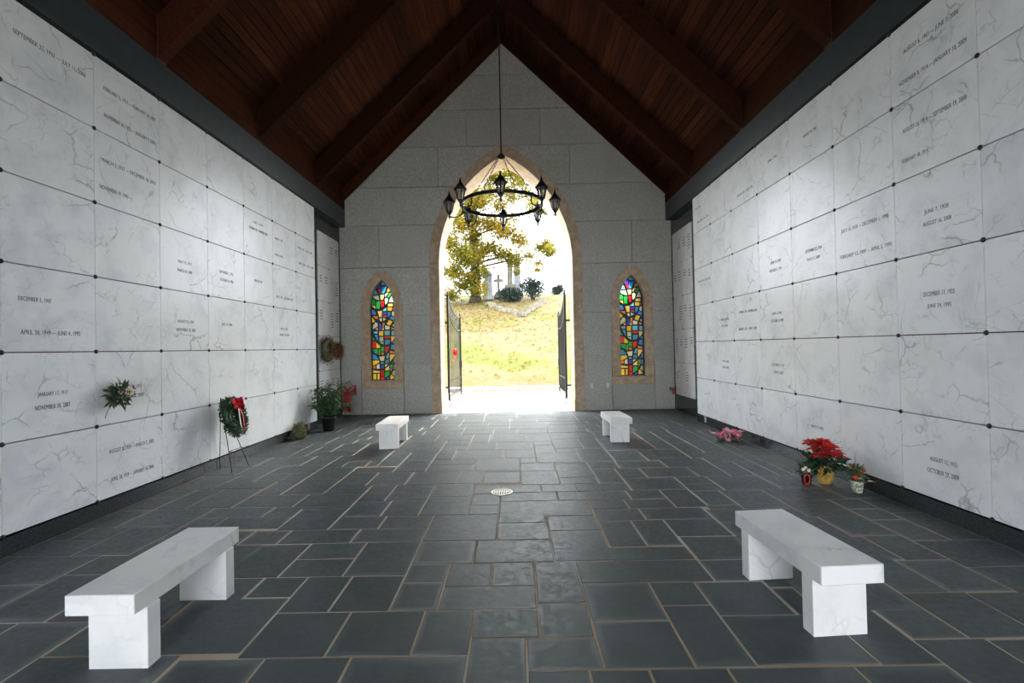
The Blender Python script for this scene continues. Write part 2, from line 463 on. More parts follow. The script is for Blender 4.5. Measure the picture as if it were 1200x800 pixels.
# ------------------------------------------------------------------ measured tables
SLABS = [
(-418,101,-406,147),(-418,148,-406,220),(-418,221,-406,296),(-418,297,-406,331),(-418,332,-406,382),(-404,101,-341,189),(-404,190,-341,258),(-404,259,-341,335),(-339,101,-308,167),
(-339,168,-308,215),(-339,216,-308,287),(-306,101,-262,145),(-306,146,-262,207),(-306,208,-262,287),(-260,101,-184,179),(-260,180,-184,254),(-214,256,-153,311),(-214,311,-185,339),
(-181,101,-137,166),(-181,167,-137,250),(-135,101,-91,161),(-135,162,-91,250),(-89,101,-29,159),(-89,160,-29,250),(-27,101,2,169),(-27,170,2,228),(-27,229,2,264),(4,101,33,147),
(4,148,33,181),(4,182,33,237),(35,101,63,180),(35,181,63,237),(65,101,102,157),(65,158,102,237),(104,101,165,161),(104,162,165,237),(167,101,211,173),(167,174,211,237),(213,101,250,189),
(213,190,250,257),(252,101,326,194),(252,195,326,256),(327,101,379,160),(327,161,379,256),(319,256,379,337),(286,256,319,303),(4,239,41,264),(43,239,87,278),(89,239,118,294),
(120,240,180,282),(167,282,180,313),(182,287,243,355),(120,284,164,322),(135,325,182,355),(182,239,211,287),(214,259,243,287),(167,316,182,325),(-151,252,-106,293),(-104,252,-60,293),
(-58,252,-29,293),(-291,289,-217,346),(-291,347,-217,397),(-317,351,-294,412),(-317,413,-294,464),(-217,341,-176,397),(-292,397,-240,428),(-259,256,-216,289),(-339,351,-317,381),
(-294,431,-288,464),(245,259,284,304),(-27,266,10,293),(12,266,41,299),(43,280,87,323),(-339,289,-294,349),(-151,295,-121,339),(-119,295,-83,339),(-81,295,-53,328),(-51,295,10,321),
(89,296,118,323),(12,301,41,356),(246,306,276,372),(246,373,276,438),(245,438,269,463),(276,352,284,393),(278,306,317,349),(-182,314,-153,339),(-51,323,-21,356),(-19,323,10,356),
(43,325,133,356),(-81,330,-53,356),(-404,337,-341,382),(319,339,379,382),(-174,341,-129,368),(-127,341,-83,398),(286,351,317,394),(136,357,181,398),(182,357,243,398),(184,398,243,429),
(-81,358,-36,398),(-34,358,26,398),(28,359,72,416),(72,358,133,380),(-174,370,-129,398),(75,383,103,438),(105,383,133,438),(-418,384,-367,415),(-365,384,-319,442),(319,384,349,428),
(351,384,379,444),(279,396,317,438),(-238,400,-207,428),(-205,400,-144,428),(-142,400,-83,428),(-81,400,-20,460),(-18,400,26,436),(135,401,181,438),(-418,417,-401,442),(-399,417,-367,442),
(28,418,73,451),(-286,435,-223,464),(-221,430,-175,485),(-173,430,-129,460),(-127,430,-83,460),(319,430,349,456),(184,431,243,463),(159,472,189,527),(189,463,221,474),(-18,454,72,497),
(-18,438,25,454),(75,440,118,469),(120,440,181,469),(271,440,317,486),(-418,444,-383,491),(-381,444,-319,493),(351,446,379,486),(319,458,349,486),(-173,462,-136,507),(-134,462,-99,507),
(-97,462,-51,517),(-49,462,-20,487),(223,465,269,522),(-317,466,-255,493),(-253,466,-224,493),(-224,487,-175,493),(75,471,110,497),(112,471,157,497),(192,476,221,522),(271,488,338,522),
(340,488,379,563),(340,564,379,639),(340,640,379,685),(340,686,379,748),(340,749,379,808),(340,809,379,889),(-49,489,-20,525),(-418,493,-383,533),(-381,495,-351,561),(-349,495,-303,561),
(-301,495,-238,535),(-236,495,-175,535),(-18,499,42,527),(44,499,119,527),(121,499,157,527),(-173,509,-145,535),(-143,509,-99,565),(-97,519,-52,564),(192,524,229,547),(231,524,293,577),
(295,524,338,577),(-49,527,-21,556),(-19,529,26,556),(28,529,65,556),(67,529,127,556),(129,529,190,577),(-418,535,-383,561),(-300,537,-272,579),(-300,580,-272,632),(-333,591,-300,632),
(-270,537,-223,597),(-221,537,-175,565),(-173,537,-145,565),(192,549,229,577),(5,558,50,616),(52,558,96,583),(98,558,127,622),(-416,563,-368,624),(-366,563,-303,589),(-221,567,-184,624),
(-182,567,-137,624),(-135,567,-75,624),(-73,567,-44,624),(-42,567,3,616),(129,579,159,622),(161,579,222,622),(224,579,261,622),(263,579,293,644),(283,646,320,723),(283,724,320,795),
(283,796,320,889),(295,579,320,646),(264,646,283,706),(250,673,264,707),(322,579,338,635),(322,636,338,691),(322,692,338,767),(322,768,338,825),(322,826,338,889),(52,585,96,652),
(-366,591,-335,624),(-270,599,-223,658),(-42,618,3,624),(5,618,50,660),(98,624,135,660),(137,624,198,660),(139,734,216,815),(139,816,216,889),(201,624,247,675),(201,676,247,731),
(92,830,139,889),(186,663,201,732),(247,624,261,670),(-418,626,-378,668),(-376,626,-335,668),(-221,627,-167,651),(-165,626,-124,651),(-122,626,-59,659),(-57,626,3,691),(-333,634,-272,658),
(-333,660,-272,667),(-165,653,-124,691),(52,654,96,660),(-270,660,-247,689),(-245,660,-215,689),(-254,692,-199,771),(-254,772,-199,824),(-254,825,-199,889),(-271,824,-254,889),
(-270,691,-254,729),(-286,823,-271,857),(-212,660,-198,692),(-196,660,-167,707),(-196,708,-167,741),(-122,661,-59,691),(5,662,27,691),(29,662,90,720),(92,663,137,750),(61,723,92,751),
(139,662,184,728),(-418,670,-378,729),(-376,670,-311,729),(-309,670,-272,729),(-165,693,-124,741),(-122,693,-97,729),(-122,730,-97,791),(-97,753,-81,791),(-94,693,-19,750),
(-17,693,27,750),(250,709,280,776),(250,777,280,836),(250,837,280,889),(29,722,59,778),(-418,731,-357,797),(-355,731,-331,797),(-329,731,-257,755),(219,734,248,801),(219,802,248,846),
(219,847,248,889),(-196,743,-124,833),(-79,752,-35,809),(-33,752,27,809),(61,753,106,827),(108,753,137,827),(-329,757,-302,821),(-355,800,-329,821),(-300,757,-257,821),(29,780,59,809),
(-122,793,-81,833),(-418,799,-401,843),(-418,844,-401,889),(-401,799,-357,821),(-79,811,-50,889),(-48,811,13,889),(15,811,59,871),(-398,823,-336,889),(-334,823,-288,858),(61,829,90,889),
(-196,835,-146,889),(-144,835,-81,889),(-334,860,-273,889),(15,873,59,889),(-418,891,-375,934),(-373,891,-330,934),(-328,891,-300,934),(-298,891,-225,934),(-223,891,-180,934),
(-178,891,-105,934),(-103,891,-45,934),(-43,891,0,934),(2,891,60,934),(62,891,135,934),(137,891,225,934),(227,891,285,934),(287,891,379,934),(-418,936,-360,979),(-358,936,-330,979),
(-328,936,-300,979),(-298,936,-255,979),(-253,936,-195,979),(-193,936,-105,979),(-103,936,-15,979),(-13,936,30,979),(32,936,60,979),(62,936,120,979),(122,936,165,979),(167,936,225,979),
(227,936,300,979),(302,936,330,979),(332,936,379,979),(-418,981,-390,1024),(-388,981,-330,1024),(-328,981,-270,1024),(-268,981,-240,1024),(-238,981,-180,1024),(-178,981,-120,1024),
(-118,981,-60,1024),(-58,981,-15,1024),(-13,981,60,1024),(62,981,150,1024),(152,981,180,1024),(182,981,240,1024),(242,981,330,1024),(332,981,379,1024),(-418,1026,-360,1054),
(-418,1056,-360,1084),(-358,1026,-285,1084),(-283,1026,-240,1084),(-238,1026,-180,1084),(-178,1026,-120,1054),(-178,1056,-120,1084),(-118,1026,-75,1084),(-73,1026,-15,1084),
(-13,1026,45,1084),(47,1026,135,1054),(47,1056,135,1084),(137,1026,180,1084),(182,1026,255,1084),(257,1026,285,1084),(287,1026,315,1084),(317,1026,345,1084),(347,1026,379,1084),
(-418,1086,-330,1129),(-328,1086,-285,1129),(-283,1086,-195,1129),(-193,1086,-165,1129),(-163,1086,-75,1129),(-73,1086,0,1129),(2,1086,90,1129),(92,1086,135,1129),(137,1086,195,1129),
(197,1086,225,1129),(227,1086,255,1129),(257,1086,345,1129),(347,1086,379,1129),(-418,1131,-375,1184),(-373,1131,-300,1156),(-373,1158,-300,1184),(-298,1131,-225,1184),(-223,1131,-195,1184),
(-193,1131,-150,1184),(-148,1131,-75,1184),(-73,1131,0,1184),(2,1131,75,1156),(2,1158,75,1184),(77,1131,105,1184),(107,1131,165,1156),(107,1158,165,1184),(167,1131,255,1156),
(167,1158,255,1184),(257,1131,300,1184),(302,1131,379,1184),(-418,-249,-360,-206),(-358,-249,-330,-206),(-328,-249,-270,-206),(-268,-249,-180,-206),(-178,-249,-150,-206),(-148,-249,-60,-206),
(-58,-249,15,-206),(17,-249,45,-206),(47,-249,120,-206),(122,-249,195,-206),(197,-249,225,-206),(227,-249,300,-206),(302,-249,345,-206),(347,-249,379,-206),(-418,-204,-360,-161),
(-358,-204,-300,-161),(-298,-204,-225,-161),(-223,-204,-165,-161),(-163,-204,-90,-161),(-88,-204,0,-161),(2,-204,45,-161),(47,-204,105,-161),(107,-204,165,-161),(167,-204,240,-161),
(242,-204,315,-161),(317,-204,345,-161),(347,-204,379,-161),(-418,-159,-390,-116),(-388,-159,-315,-116),(-313,-159,-225,-116),(-223,-159,-180,-116),(-178,-159,-120,-116),(-118,-159,-90,-116),
(-88,-159,-45,-116),(-43,-159,30,-116),(32,-159,120,-116),(122,-159,195,-116),(197,-159,270,-116),(272,-159,345,-116),(347,-159,379,-116),(-418,-114,-375,-86),(-373,-114,-330,-86),
(-328,-114,-300,-86),(-298,-114,-210,-86),(-208,-114,-150,-86),(-148,-114,-120,-86),(-118,-114,-45,-86),(-43,-114,30,-86),(32,-114,75,-86),(77,-114,165,-86),(167,-114,195,-86),
(197,-114,240,-86),(242,-114,285,-86),(287,-114,379,-86),(-418,-84,-330,-41),(-328,-84,-255,-41),(-253,-84,-165,-41),(-163,-84,-90,-41),(-88,-84,-60,-41),(-58,-84,-30,-41),
(-28,-84,0,-41),(2,-84,90,-41),(92,-84,120,-41),(122,-84,195,-41),(197,-84,285,-41),(287,-84,345,-41),(347,-84,379,-41),(-418,-39,-390,4),(-388,-39,-330,4),(-328,-39,-300,4),
(-298,-39,-210,4),(-208,-39,-180,4),(-178,-39,-120,4),(-118,-39,-60,4),(-58,-39,-30,4),(-28,-39,0,4),(2,-39,90,4),(92,-39,165,4),(167,-39,240,4),(242,-39,285,4),(287,-39,345,4),
(347,-39,379,4),(-418,6,-345,49),(-343,6,-270,49),(-268,6,-240,49),(-238,6,-210,49),(-208,6,-180,49),(-178,6,-90,49),(-88,6,-30,49),(-28,6,60,49),(62,6,135,49),(137,6,210,49),
(212,6,285,49),(287,6,315,49),(317,6,379,49),(-418,51,-345,99),(-343,51,-270,99),(-268,51,-240,99),(-238,51,-150,99),(-148,51,-105,99),(-103,51,-45,99),(-43,51,0,99),(2,51,45,99),
(47,51,90,99),(92,51,150,99),(152,51,225,99),(227,51,285,99),(287,51,345,99),(347,51,379,99),]
INSCRIPTIONS = [
('L', 'SEPTEMBER 22, 1933 — JULY 11, 2006', 4.245, 4.388, 0.670),
('L', 'FEBRUARY 5, 1917 — FEBRUARY 16, 2007', 5.133, 4.386, 0.701),
('L', 'NOVEMBER 30, 1922 — JANUARY 9, 2007', 5.134, 4.104, 0.690),
('L', 'MARCH 3, 1937 — DECEMBER 18, 2010', 5.114, 3.633, 0.718),
('L', 'NOVEMBER 19, 1941 —', 4.934, 3.349, 0.405),
('L', 'JULY 1, 1925', 7.690, 3.741, 0.283),
('L', 'OCTOBER 9, 1917 — NOVEMBER 3, 1996', 7.694, 3.628, 0.541),
('L', 'AUGUST 4, 1930', 8.358, 3.637, 0.274),
('L', 'MARCH 2, 1998', 8.350, 3.348, 0.273),
('L', 'MAY 9, 1922 — JULY 14, 1999', 9.427, 3.653, 0.656),
('L', 'JUNE 3, 1925 — MAY 11, 2001', 9.456, 3.356, 0.661),
('L', 'MAY 12, 1931', 5.954, 2.787, 0.201),
('L', 'MARCH 10, 2009', 5.953, 2.677, 0.263),
('L', 'SEPTEMBER 1, 1921', 6.815, 2.791, 0.324),
('L', 'OCTOBER 12, 1996', 6.822, 2.680, 0.304),
('L', 'APRIL 30, 1964', 7.666, 2.793, 0.230),
('L', 'MAY 2, 1931 — OCTOBER 8, 1994', 8.555, 2.605, 0.605),
('L', 'DECEMBER 5, 1947', 4.079, 2.125, 0.285),
('L', 'APRIL 28, 1949 — JUNE 4, 1992', 4.229, 1.834, 0.547),
('L', 'AUGUST 25, 1924', 5.959, 2.035, 0.295),
('L', 'NOVEMBER 10, 2005', 5.966, 1.929, 0.342),
('L', 'JULY 14, 1985', 6.818, 2.038, 0.244),
('L', 'MAY 6, 1925', 8.514, 2.042, 0.253),
('L', 'MARCH 8, 2007', 8.529, 1.933, 0.349),
('L', 'JANUARY 17, 1917', 4.231, 1.288, 0.275),
('L', 'NOVEMBER 30, 2007', 4.232, 1.174, 0.322),
('L', 'NOVEMBER 24, 1932', 5.062, 1.279, 0.359),
('L', 'DECEMBER 28, 2009', 5.083, 1.178, 0.362),
('L', 'AUGUST 8, 1929 — MARCH 2, 2005', 5.110, 0.632, 0.593),
('L', 'APRIL 28, 1929 — JANUARY 16, 2006', 5.116, 0.338, 0.571),
('R', 'AUGUST 6, 1961 — JUNE 7, 2008', 4.230, 4.386, 0.557),
('R', 'NOVEMBER 8, 1914 — JANUARY 10, 2009', 4.228, 4.100, 0.683),
('R', 'AUGUST 10, 1962', 5.955, 4.280, 0.275),
('R', 'APRIL 5, 1965', 6.823, 4.293, 0.227),
('R', 'JANUARY 9, 1911 — JULY 5, 1997', 7.652, 4.086, 0.512),
('R', 'MAY 3, 1926', 9.585, 4.400, 0.179),
('R', 'JUNE 8, 1920 — MAY 4, 1997', 9.371, 4.103, 0.553),
('R', 'AUGUST 15, 1914 — SEPTEMBER 19, 2008', 4.224, 3.634, 0.644),
('R', 'FEBRUARY 18, 1914', 4.421, 3.346, 0.292),
('R', 'JUNE 7, 1928', 4.215, 2.786, 0.213),
('R', 'AUGUST 16, 2008', 4.212, 2.678, 0.280),
('R', 'JULY 14, 1910 — DECEMBER 1, 1998', 5.093, 2.878, 0.682),
('R', 'FEBRUARY 13, 1909 — APRIL 3, 1995', 5.090, 2.586, 0.740),
('R', 'SEPTEMBER 25, 1916', 5.946, 2.785, 0.322),
('R', 'MARCH 7, 2009', 5.949, 2.675, 0.255),
('R', 'JUNE 12, 1930', 6.808, 2.786, 0.267),
('R', 'OCTOBER 1, 1991', 6.815, 2.673, 0.312),
('R', 'MAY 5, 1919 — JULY 9, 1993', 9.363, 2.885, 0.547),
('R', 'DECEMBER 17, 1925', 4.219, 2.034, 0.313),
('R', 'JUNE 24, 1995', 4.216, 1.921, 0.237),
('R', 'SEPTEMBER 14, 1920 — NOVEMBER 10, 2001', 7.660, 2.134, 0.587),
('R', 'JANUARY 5, 1921 — APRIL 12, 2004', 7.676, 1.849, 0.589),
('R', 'JUNE 1, 1924', 6.811, 2.038, 0.243),
('R', 'OCTOBER 14, 1999', 6.806, 1.933, 0.309),
('R', 'MARCH 4, 1928', 8.494, 2.052, 0.309),
('R', 'JULY 2, 2001', 8.500, 1.935, 0.241),
('R', 'MAY 10, 1930', 8.502, 1.294, 0.240),
('R', 'JUNE 6, 2003', 8.509, 1.185, 0.241),
('R', 'OCTOBER 15, 1911', 6.816, 1.291, 0.308),
('R', 'JUNE 2, 2002', 6.809, 1.182, 0.241),
('R', 'AUGUST 12, 1932', 4.224, 0.526, 0.267),
('R', 'OCTOBER 27, 2009', 4.233, 0.418, 0.309),
('R', 'MAY 4, 1951', 5.967, 0.537, 0.201),
]
GLASS = [
('lb',-27,3357,21,3352,76,3285,-28,3283),
('vi',-54,3314,-44,3196,-148,3198,-116,3254),
('bl',-29,3239,105,3241,73,3159,32,3072,-33,3069),
('re',-131,3180,-44,3183,-42,3065,-81,3066),
('lb',-201,3156,-166,3151,-121,3049,-238,3047),
('wh',-248,3017,-113,3019,-85,2896,-176,2920,-253,2974),
('am',-73,3040,31,3037,11,2920,-50,2908),
('or',135,3197,195,3191,189,3121,94,3110),
('cr',106,3088,149,3079,60,2976,53,3037),
('gr',184,3087,227,3060,155,2956,117,2988),
('cr',46,2928,94,2962,141,2922,113,2835,60,2775),
('wh',226,2999,270,2845,157,2843,180,2921),
('gr',-280,2926,-224,2925,-182,2859,-192,2785,-288,2783),
('gr',-173,2867,-73,2865,-86,2678,-168,2684),
('re',-55,2874,27,2876,20,2733,-42,2716),
('am',-288,2761,-193,2763,-186,2680,-233,2707),
('am',130,2804,252,2806,250,2737,128,2735),
('ye',115,2709,232,2711,221,2624,113,2626),
('re',240,2702,279,2688,274,2645,239,2641),
('cy',80,2710,87,2622,-22,2625),
('bl',-286,2661,-217,2642,-180,2571,-185,2528,-285,2534),
('or',-268,2499,-142,2492,-136,2413,-200,2437),
('ye',-286,2469,-202,2363,-277,2321),
('am',-140,2618,-26,2625,-34,2468,-100,2465),
('vi',-10,2594,86,2596,84,2531,-11,2533),
('re',-3,2511,88,2513,87,2457,-4,2476),
('bl',112,2596,203,2589,175,2494,117,2443),
('wh',234,2602,282,2605,279,2483,219,2511),
('bl',205,2485,278,2466,272,2370,169,2416),
('cy',-4,2454,82,2413,2,2363),
('wh',-100,2430,-31,2437,-37,2355,-76,2369),
('ye',142,2390,241,2354,173,2242,87,2287),
('cy',225,2249,274,2292,272,2209),
('gg',-203,2336,-142,2313,-142,2231,-272,2151,-265,2251),
('vi',-103,2300,-52,2290,-33,2133,-103,2134),
('or',-12,2315,45,2318,7,2202,-14,2219),
('wh',47,2253,164,2225,158,2146,45,2153),
('or',-197,2180,-140,2200,-138,2131,-185,2136),
('wh',-19,2185,12,2210,10,2132,-21,2128),
('or',203,2206,280,2174,271,2140,206,2150),
('lb',-256,2098,-147,2109,-148,2044,-235,2050),
('bl',-227,2019,-149,2013,-139,1883,-161,1879),
('ye',-108,2108,1,2106,-7,1984,-111,1991),
('gg',-103,1960,-3,1958,-5,1845,-101,1851),
('cy',-101,1825,-2,1828,-3,1767),
('lb',31,2114,166,2111,159,2003,33,2001),
('re',28,1975,167,1976,161,1924,27,1923),
('bl',35,1888,169,1885,163,1807,110,1765,40,1762),
('lb',209,2106,287,2105,280,1992,207,1997),
('am',189,1972,288,1970,283,1918,207,1815),
('gr',-280,1981,-217,1884,-278,1885),
('re',-279,1855,-196,1845,-200,1684,-283,1686),
('ye',-184,1827,-86,1725,-96,1673,-187,1684),
('lb',232,1806,286,1852,284,1787),
('bl',205,1754,283,1757,280,1622,177,1650),
('gr',-283,1655,-149,1657,-152,1518,-242,1554),
('gr',-69,1707,9,1714,10,1593,-72,1590),
('re',30,1701,152,1712,119,1608,44,1540),
('gr',-132,1639,-84,1638,-92,1499,-131,1504),
('or',-68,1564,10,1562,0,1506,-61,1498),
('or',163,1607,279,1570,274,1535,157,1542),
('bl',-286,1520,-204,1501,-142,1396,-146,1383,-285,1386),
('ye',-286,1360,-125,1361,-113,1317,-280,1225),
('wh',-119,1456,25,1471,5,1349,-82,1347),
('lb',105,1547,135,1538,123,1412,54,1414),
('bl',44,1379,127,1390,133,1286,34,1284),
('am',152,1512,277,1509,272,1461,156,1320),
('lb',253,1405,279,1405,268,1309,247,1301),
('lb',-79,1312,-5,1311,-6,1276,-79,1277),
('vi',-80,1251,7,1249,-4,1159,-73,1160),
('or',-281,1203,-210,1241,-208,1163,-265,1155),
('wh',-180,1249,-118,1278,-108,1152,-186,1153),
('cr',29,1258,107,1256,27,1188),
('cr',132,1225,142,1112,29,1110,35,1149),
('re',186,1302,225,1319,228,1267),
('gr',145,1247,224,1250,217,1154,149,1195),
('bl',241,1249,280,1244,273,1127,234,1128),
('or',165,1146,213,1154,172,1068),
('am',-283,1116,-106,1087,-106,1048,-280,1051),
('ye',-276,1025,-194,1023,-197,876,-280,877),
('ye',-163,1023,-111,1022,-119,874,-167,875),
('re',-79,1108,3,1106,0,959,-78,960),
('re',-83,939,4,941,2,872,-80,873),
('gr',33,1080,142,1082,135,991,42,923,21,941),
('vi',81,914,134,939,132,878,54,880),
('gg',242,1102,280,1083,277,953,196,1016),
('ye',165,990,196,994,276,901,158,877),
]

# ================================================================== FLOOR
mb = MB(); mb.box(-4.6, 4.2, YF, YB+.02, -.30, -.0035)
floor = struct(mb.build('floor', MAT['grout']))
rng = random.Random(3)
def slab_mb(x0, y0, x1, y1, mbx=None, g=-.0035):
    m = mbx or MB()
    x0 += g; y0 += g; x1 -= g; y1 -= g
    dz = rng.uniform(-.0015, .0012); b = .004
    c = [(x0,y0),(x1,y0),(x1,y1),(x0,y1)]; t = [(x0+b,y0+b),(x1-b,y0+b),(x1-b,y1-b),(x0+b,y1-b)]
    v = [(x,y,-.012) for x,y in c] + [(x,y,-.003+dz) for x,y in c] + [(x,y,dz) for x,y in t]
    m.add(v, [(0,1,5,4),(1,2,6,5),(2,3,7,6),(3,0,4,7),(4,5,9,8),(5,6,10,9),(6,7,11,10),(7,4,8,11),(8,9,10,11)])
    return m
sl = [(a/100., b/100., c/100., d/100.) for a, b, c, d in SLABS]
for xa, xb in ((-4.41, -4.19), (3.80, 4.02)):
    for ya, yb in ((9.90, 10.62), (10.62, 11.20), (11.20, 11.84)): sl.append((xa+.006, ya+.006, xb-.006, yb-.006))
sl.sort(key=lambda r: -((r[2]-r[0])*(r[3]-r[1])/max(.3, r[1])**3 if r[1] > .6 else -1))
rest = MB()
for i, (x0, y0, x1, y1) in enumerate(sl):
    if i < 300:
        cx, cy = (x0+x1)/2, (y0+y1)/2
        slab_mb(x0-cx, y0-cy, x1-cx, y1-cy).build('slab', MAT['slate'], floor, loc=(cx, cy, 0))
    else:
        slab_mb(x0, y0, x1, y1, rest)
o = rest.build('slab_field', MAT['slate'], floor); o['kind'] = 'stuff'
# floor drain
dr = empty('floor_drain', (-.18, 5.30, .001))
m = MB(); m.lathe([(.095,-.002),(.126,-.002),(.126,.004),(.120,.006),(.100,.006),(.097,.001)], 28); m.build('rim', plain('pale_brass_drain', (.42,.40,.34), .35, .5), dr)
m = MB(); m.lathe([(.0,.0),(.096,.0),(.096,.002),(.0,.002)], 24); m.build('sump', MAT['lead'], dr)
m = MB()
for k in range(-3, 4):
    w = math.sqrt(max(0, .094**2 - (k*.026)**2)); m.box(k*.026-.007, k*.026+.007, -w, w, .0015, .005)
m.box(-.094, .094, -.008, .008, .0015, .0055)
m.build('grate', bpy.data.materials['pale_brass_drain'], dr)
thing(dr, 'round pale metal floor drain set in the slate on the centre line', 'drain')

# ================================================================== SIDE WALLS
pw, ph = PITCH - .0025, ROW - .009
pm = MB(); pm.box(-.025, .025, -pw/2, pw/2, -ph/2, ph/2)
pme = pm.build('tmp', MAT['marble'], bevel=.002); panel_mesh = pme.data; bpy.data.objects.remove(pme)
bm_ = MB(); bm_.lathe([(0,0),(.021,0),(.021,.004),(.018,.009),(.010,.013),(0,.014)], 12)
b_o = bm_.build('tmp', MAT['bolt']); bolt_mesh = b_o.data; bpy.data.objects.remove(b_o)

def text_mesh(s, width, cap):
    cu = bpy.data.curves.new('t', 'FONT'); cu.body = s; cu.align_x = 'CENTER'; cu.align_y = 'CENTER'; cu.extrude = .02; cu.space_character = 1.06
    o = bpy.data.objects.new('t', cu); COL.objects.link(o)
    dg = bpy.context.evaluated_depsgraph_get()
    me = bpy.data.meshes.new_from_object(o.evaluated_get(dg))
    bpy.data.objects.remove(o); bpy.data.curves.remove(cu)
    xs = [v.co.x for v in me.vertices]; ys = [v.co.y for v in me.vertices]
    w = max(xs)-min(xs); mx = (max(xs)+min(xs))/2; h = .69; my = (max(ys)+min(ys))/2
    sx = width/w; sy = cap/h
    for v in me.vertices:
        v.co = Vector(((v.co.x-mx)*sx, (v.co.y-my)*sy, v.co.z*.04))
    return me

def side_wall(side):
    s = 1 if side == 'left' else -1            # direction of the inward normal
    X, B, Rc = (XL, BL, RL) if s == 1 else (XR, BR, RR)
    m = MB()
    xs = sorted((X - s*.052, X - s*.45)); m.box(xs[0], xs[1], YF, YP, 0, BEAM0)
    xs = sorted((Rc - s*.02, X - s*.45)); m.box(xs[0], xs[1], YP, YB+.05, 0, BEAM0)
    w = struct(m.build('wall_' + side, MAT['dark_granite']))
    base = MB(); xs = sorted((X + s*.004, X - s*.052)); base.box(xs[0], xs[1], YF, YP, 0, ZP0-.012)
    bb = struct(base.build('baseboard_' + side, MAT['dark_granite'], bevel=.003))
    panels = {}
    for c in range(-5, 7):
        for r in range(6):
            yc = YCOL0 + (c+.5)*PITCH; zc = ZP0 + (r+.5)*ROW
            p = link('marble_panel', panel_mesh, w, (X - s*.025, yc, zc))
            panels[(c, r)] = p
    for c in range(-5, 7):
        for r in range(7):
            b = link('bolt', bolt_mesh, w, (X, YCOL0 + c*PITCH, ZP0 + r*ROW))
            b.rotation_euler = (0, s*PI/2, 0)
    q = MB(); xs = sorted((X, X - s*.05)); q.box(xs[0], xs[1], YF+.02, YCOL0-5*PITCH-.003, ZP0, ZP0+6*ROW); q.build('marble_cladding', MAT['marble'], w)
    for sd, txt, y, z, wd in INSCRIPTIONS:
        if (sd == 'L') != (s == 1): continue
        key = (int(math.floor((y-YCOL0)/PITCH)), int(math.floor((z-ZP0)/ROW)))
        p = panels.get(key)
        if p is None: continue
        long_ = '—' in txt and not txt.endswith('—')
        me = text_mesh(txt, min(max(wd, .24), .74), .040 if wd > .3 else .036)
        me.materials.append(MAT['letters'])
        o = link('inscription', me, p)
        pc = p.location
        hw_ = min(max(wd, .24), .74)/2
        yy = max(min(y, pc.y + PITCH/2 - hw_ - .02), pc.y - PITCH/2 + hw_ + .02)
        o.location = (s*.0255, yy - pc.y, z - pc.z)
        o.rotation_euler = Matrix(((0,0,s),(s,0,0),(0,1,0))).to_euler()
    # niche fronts in the recess beside the end wall
    nz0, nh, ny = .385, .795, [10.47, 11.107, 11.745]
    for k in range(2):
        for r in range(5):
            yc = (ny[k]+ny[k+1])/2; zc = nz0 + (r+.5)*nh
            q = MB(); q.box(-.010, .010, -.316, .316, -nh/2+.003, nh/2-.003)
            p = q.build('niche_front', MAT['marble'], w, loc=(Rc - s*.010, yc, zc))
            t = MB(); rr = random.Random(k*31+r*7+(s+2))
            for cc in (-1, 1):
                if rr.random() < .15: continue
                z = .16 + rr.uniform(-.03, .03)
                for ln in range(rr.choice((3, 4, 6))):
                    wl = rr.uniform(.05, .095)
                    t.box(s*.0098, s*.0125, cc*.155-wl, cc*.155+wl, z-.008, z+.008); z -= .062
            if t.v: t.build('inscription', MAT['letters'], p)
    for r in range(6):
        for y in (10.48, 11.107, 11.735):
            b = link('bolt', bolt_mesh, w, (Rc, y, nz0 + r*nh)); b.rotation_euler = (0, s*PI/2, 0); b.scale = (.75,.75,.75)
    # eaves beam
    m = MB(); xs = sorted((B, B - s*.5)); m.box(xs[0], xs[1], YF, YB+.05, BEAM0, BEAM1)
    xs2 = sorted((B, B - s*.1)); m.box(xs2[0], xs2[1], YF, YP-.003, ZP0+6*ROW+.02, BEAM0)
    bo = m.build('trim_' + ('1' if s == 1 else '2'), MAT['beam']); struct(bo)
    # outlet in the plinth
    ou = empty('wall_outlet', (X + s*.004, 9.46, .108))
    q = MB(); xs = sorted((0, s*.008)); q.box(xs[0], xs[1], -.035, .035, -.058, .058); q.build('cover_plate', MAT['plastic_white'], ou, bevel=.002)
    q = MB(); xs = sorted((s*.007, s*.0095)); q.box(xs[0], xs[1], -.016, .016, .012, .038); q.build('socket', MAT['black_plastic'], ou)
    q = MB(); q.box(xs[0], xs[1], -.016, .016, -.038, -.012); q.build('socket', MAT['black_plastic'], ou)
    thing(ou, 'small white outlet in the dark plinth of the %s wall' % side, 'outlet')
    return w
wall_left = side_wall('left')
wall_right = side_wall('right')

# ================================================================== END WALL
SLOPE = .965
def deck_z(x, off=0.0):     # underside of rafters at x, off = vertical offset
    d = (x - BL) if x < XC else (BR - x)
    return 5.21 + SLOPE*max(d, 0) + off
LANC = [(-3.35), (2.97)]
G_HW, G_Z0, G_SP, G_TOP = .305, .855, 2.74, 3.40
S_HW, S_Z0, S_SP, S_TOP = .525, .64, 2.75, 3.685

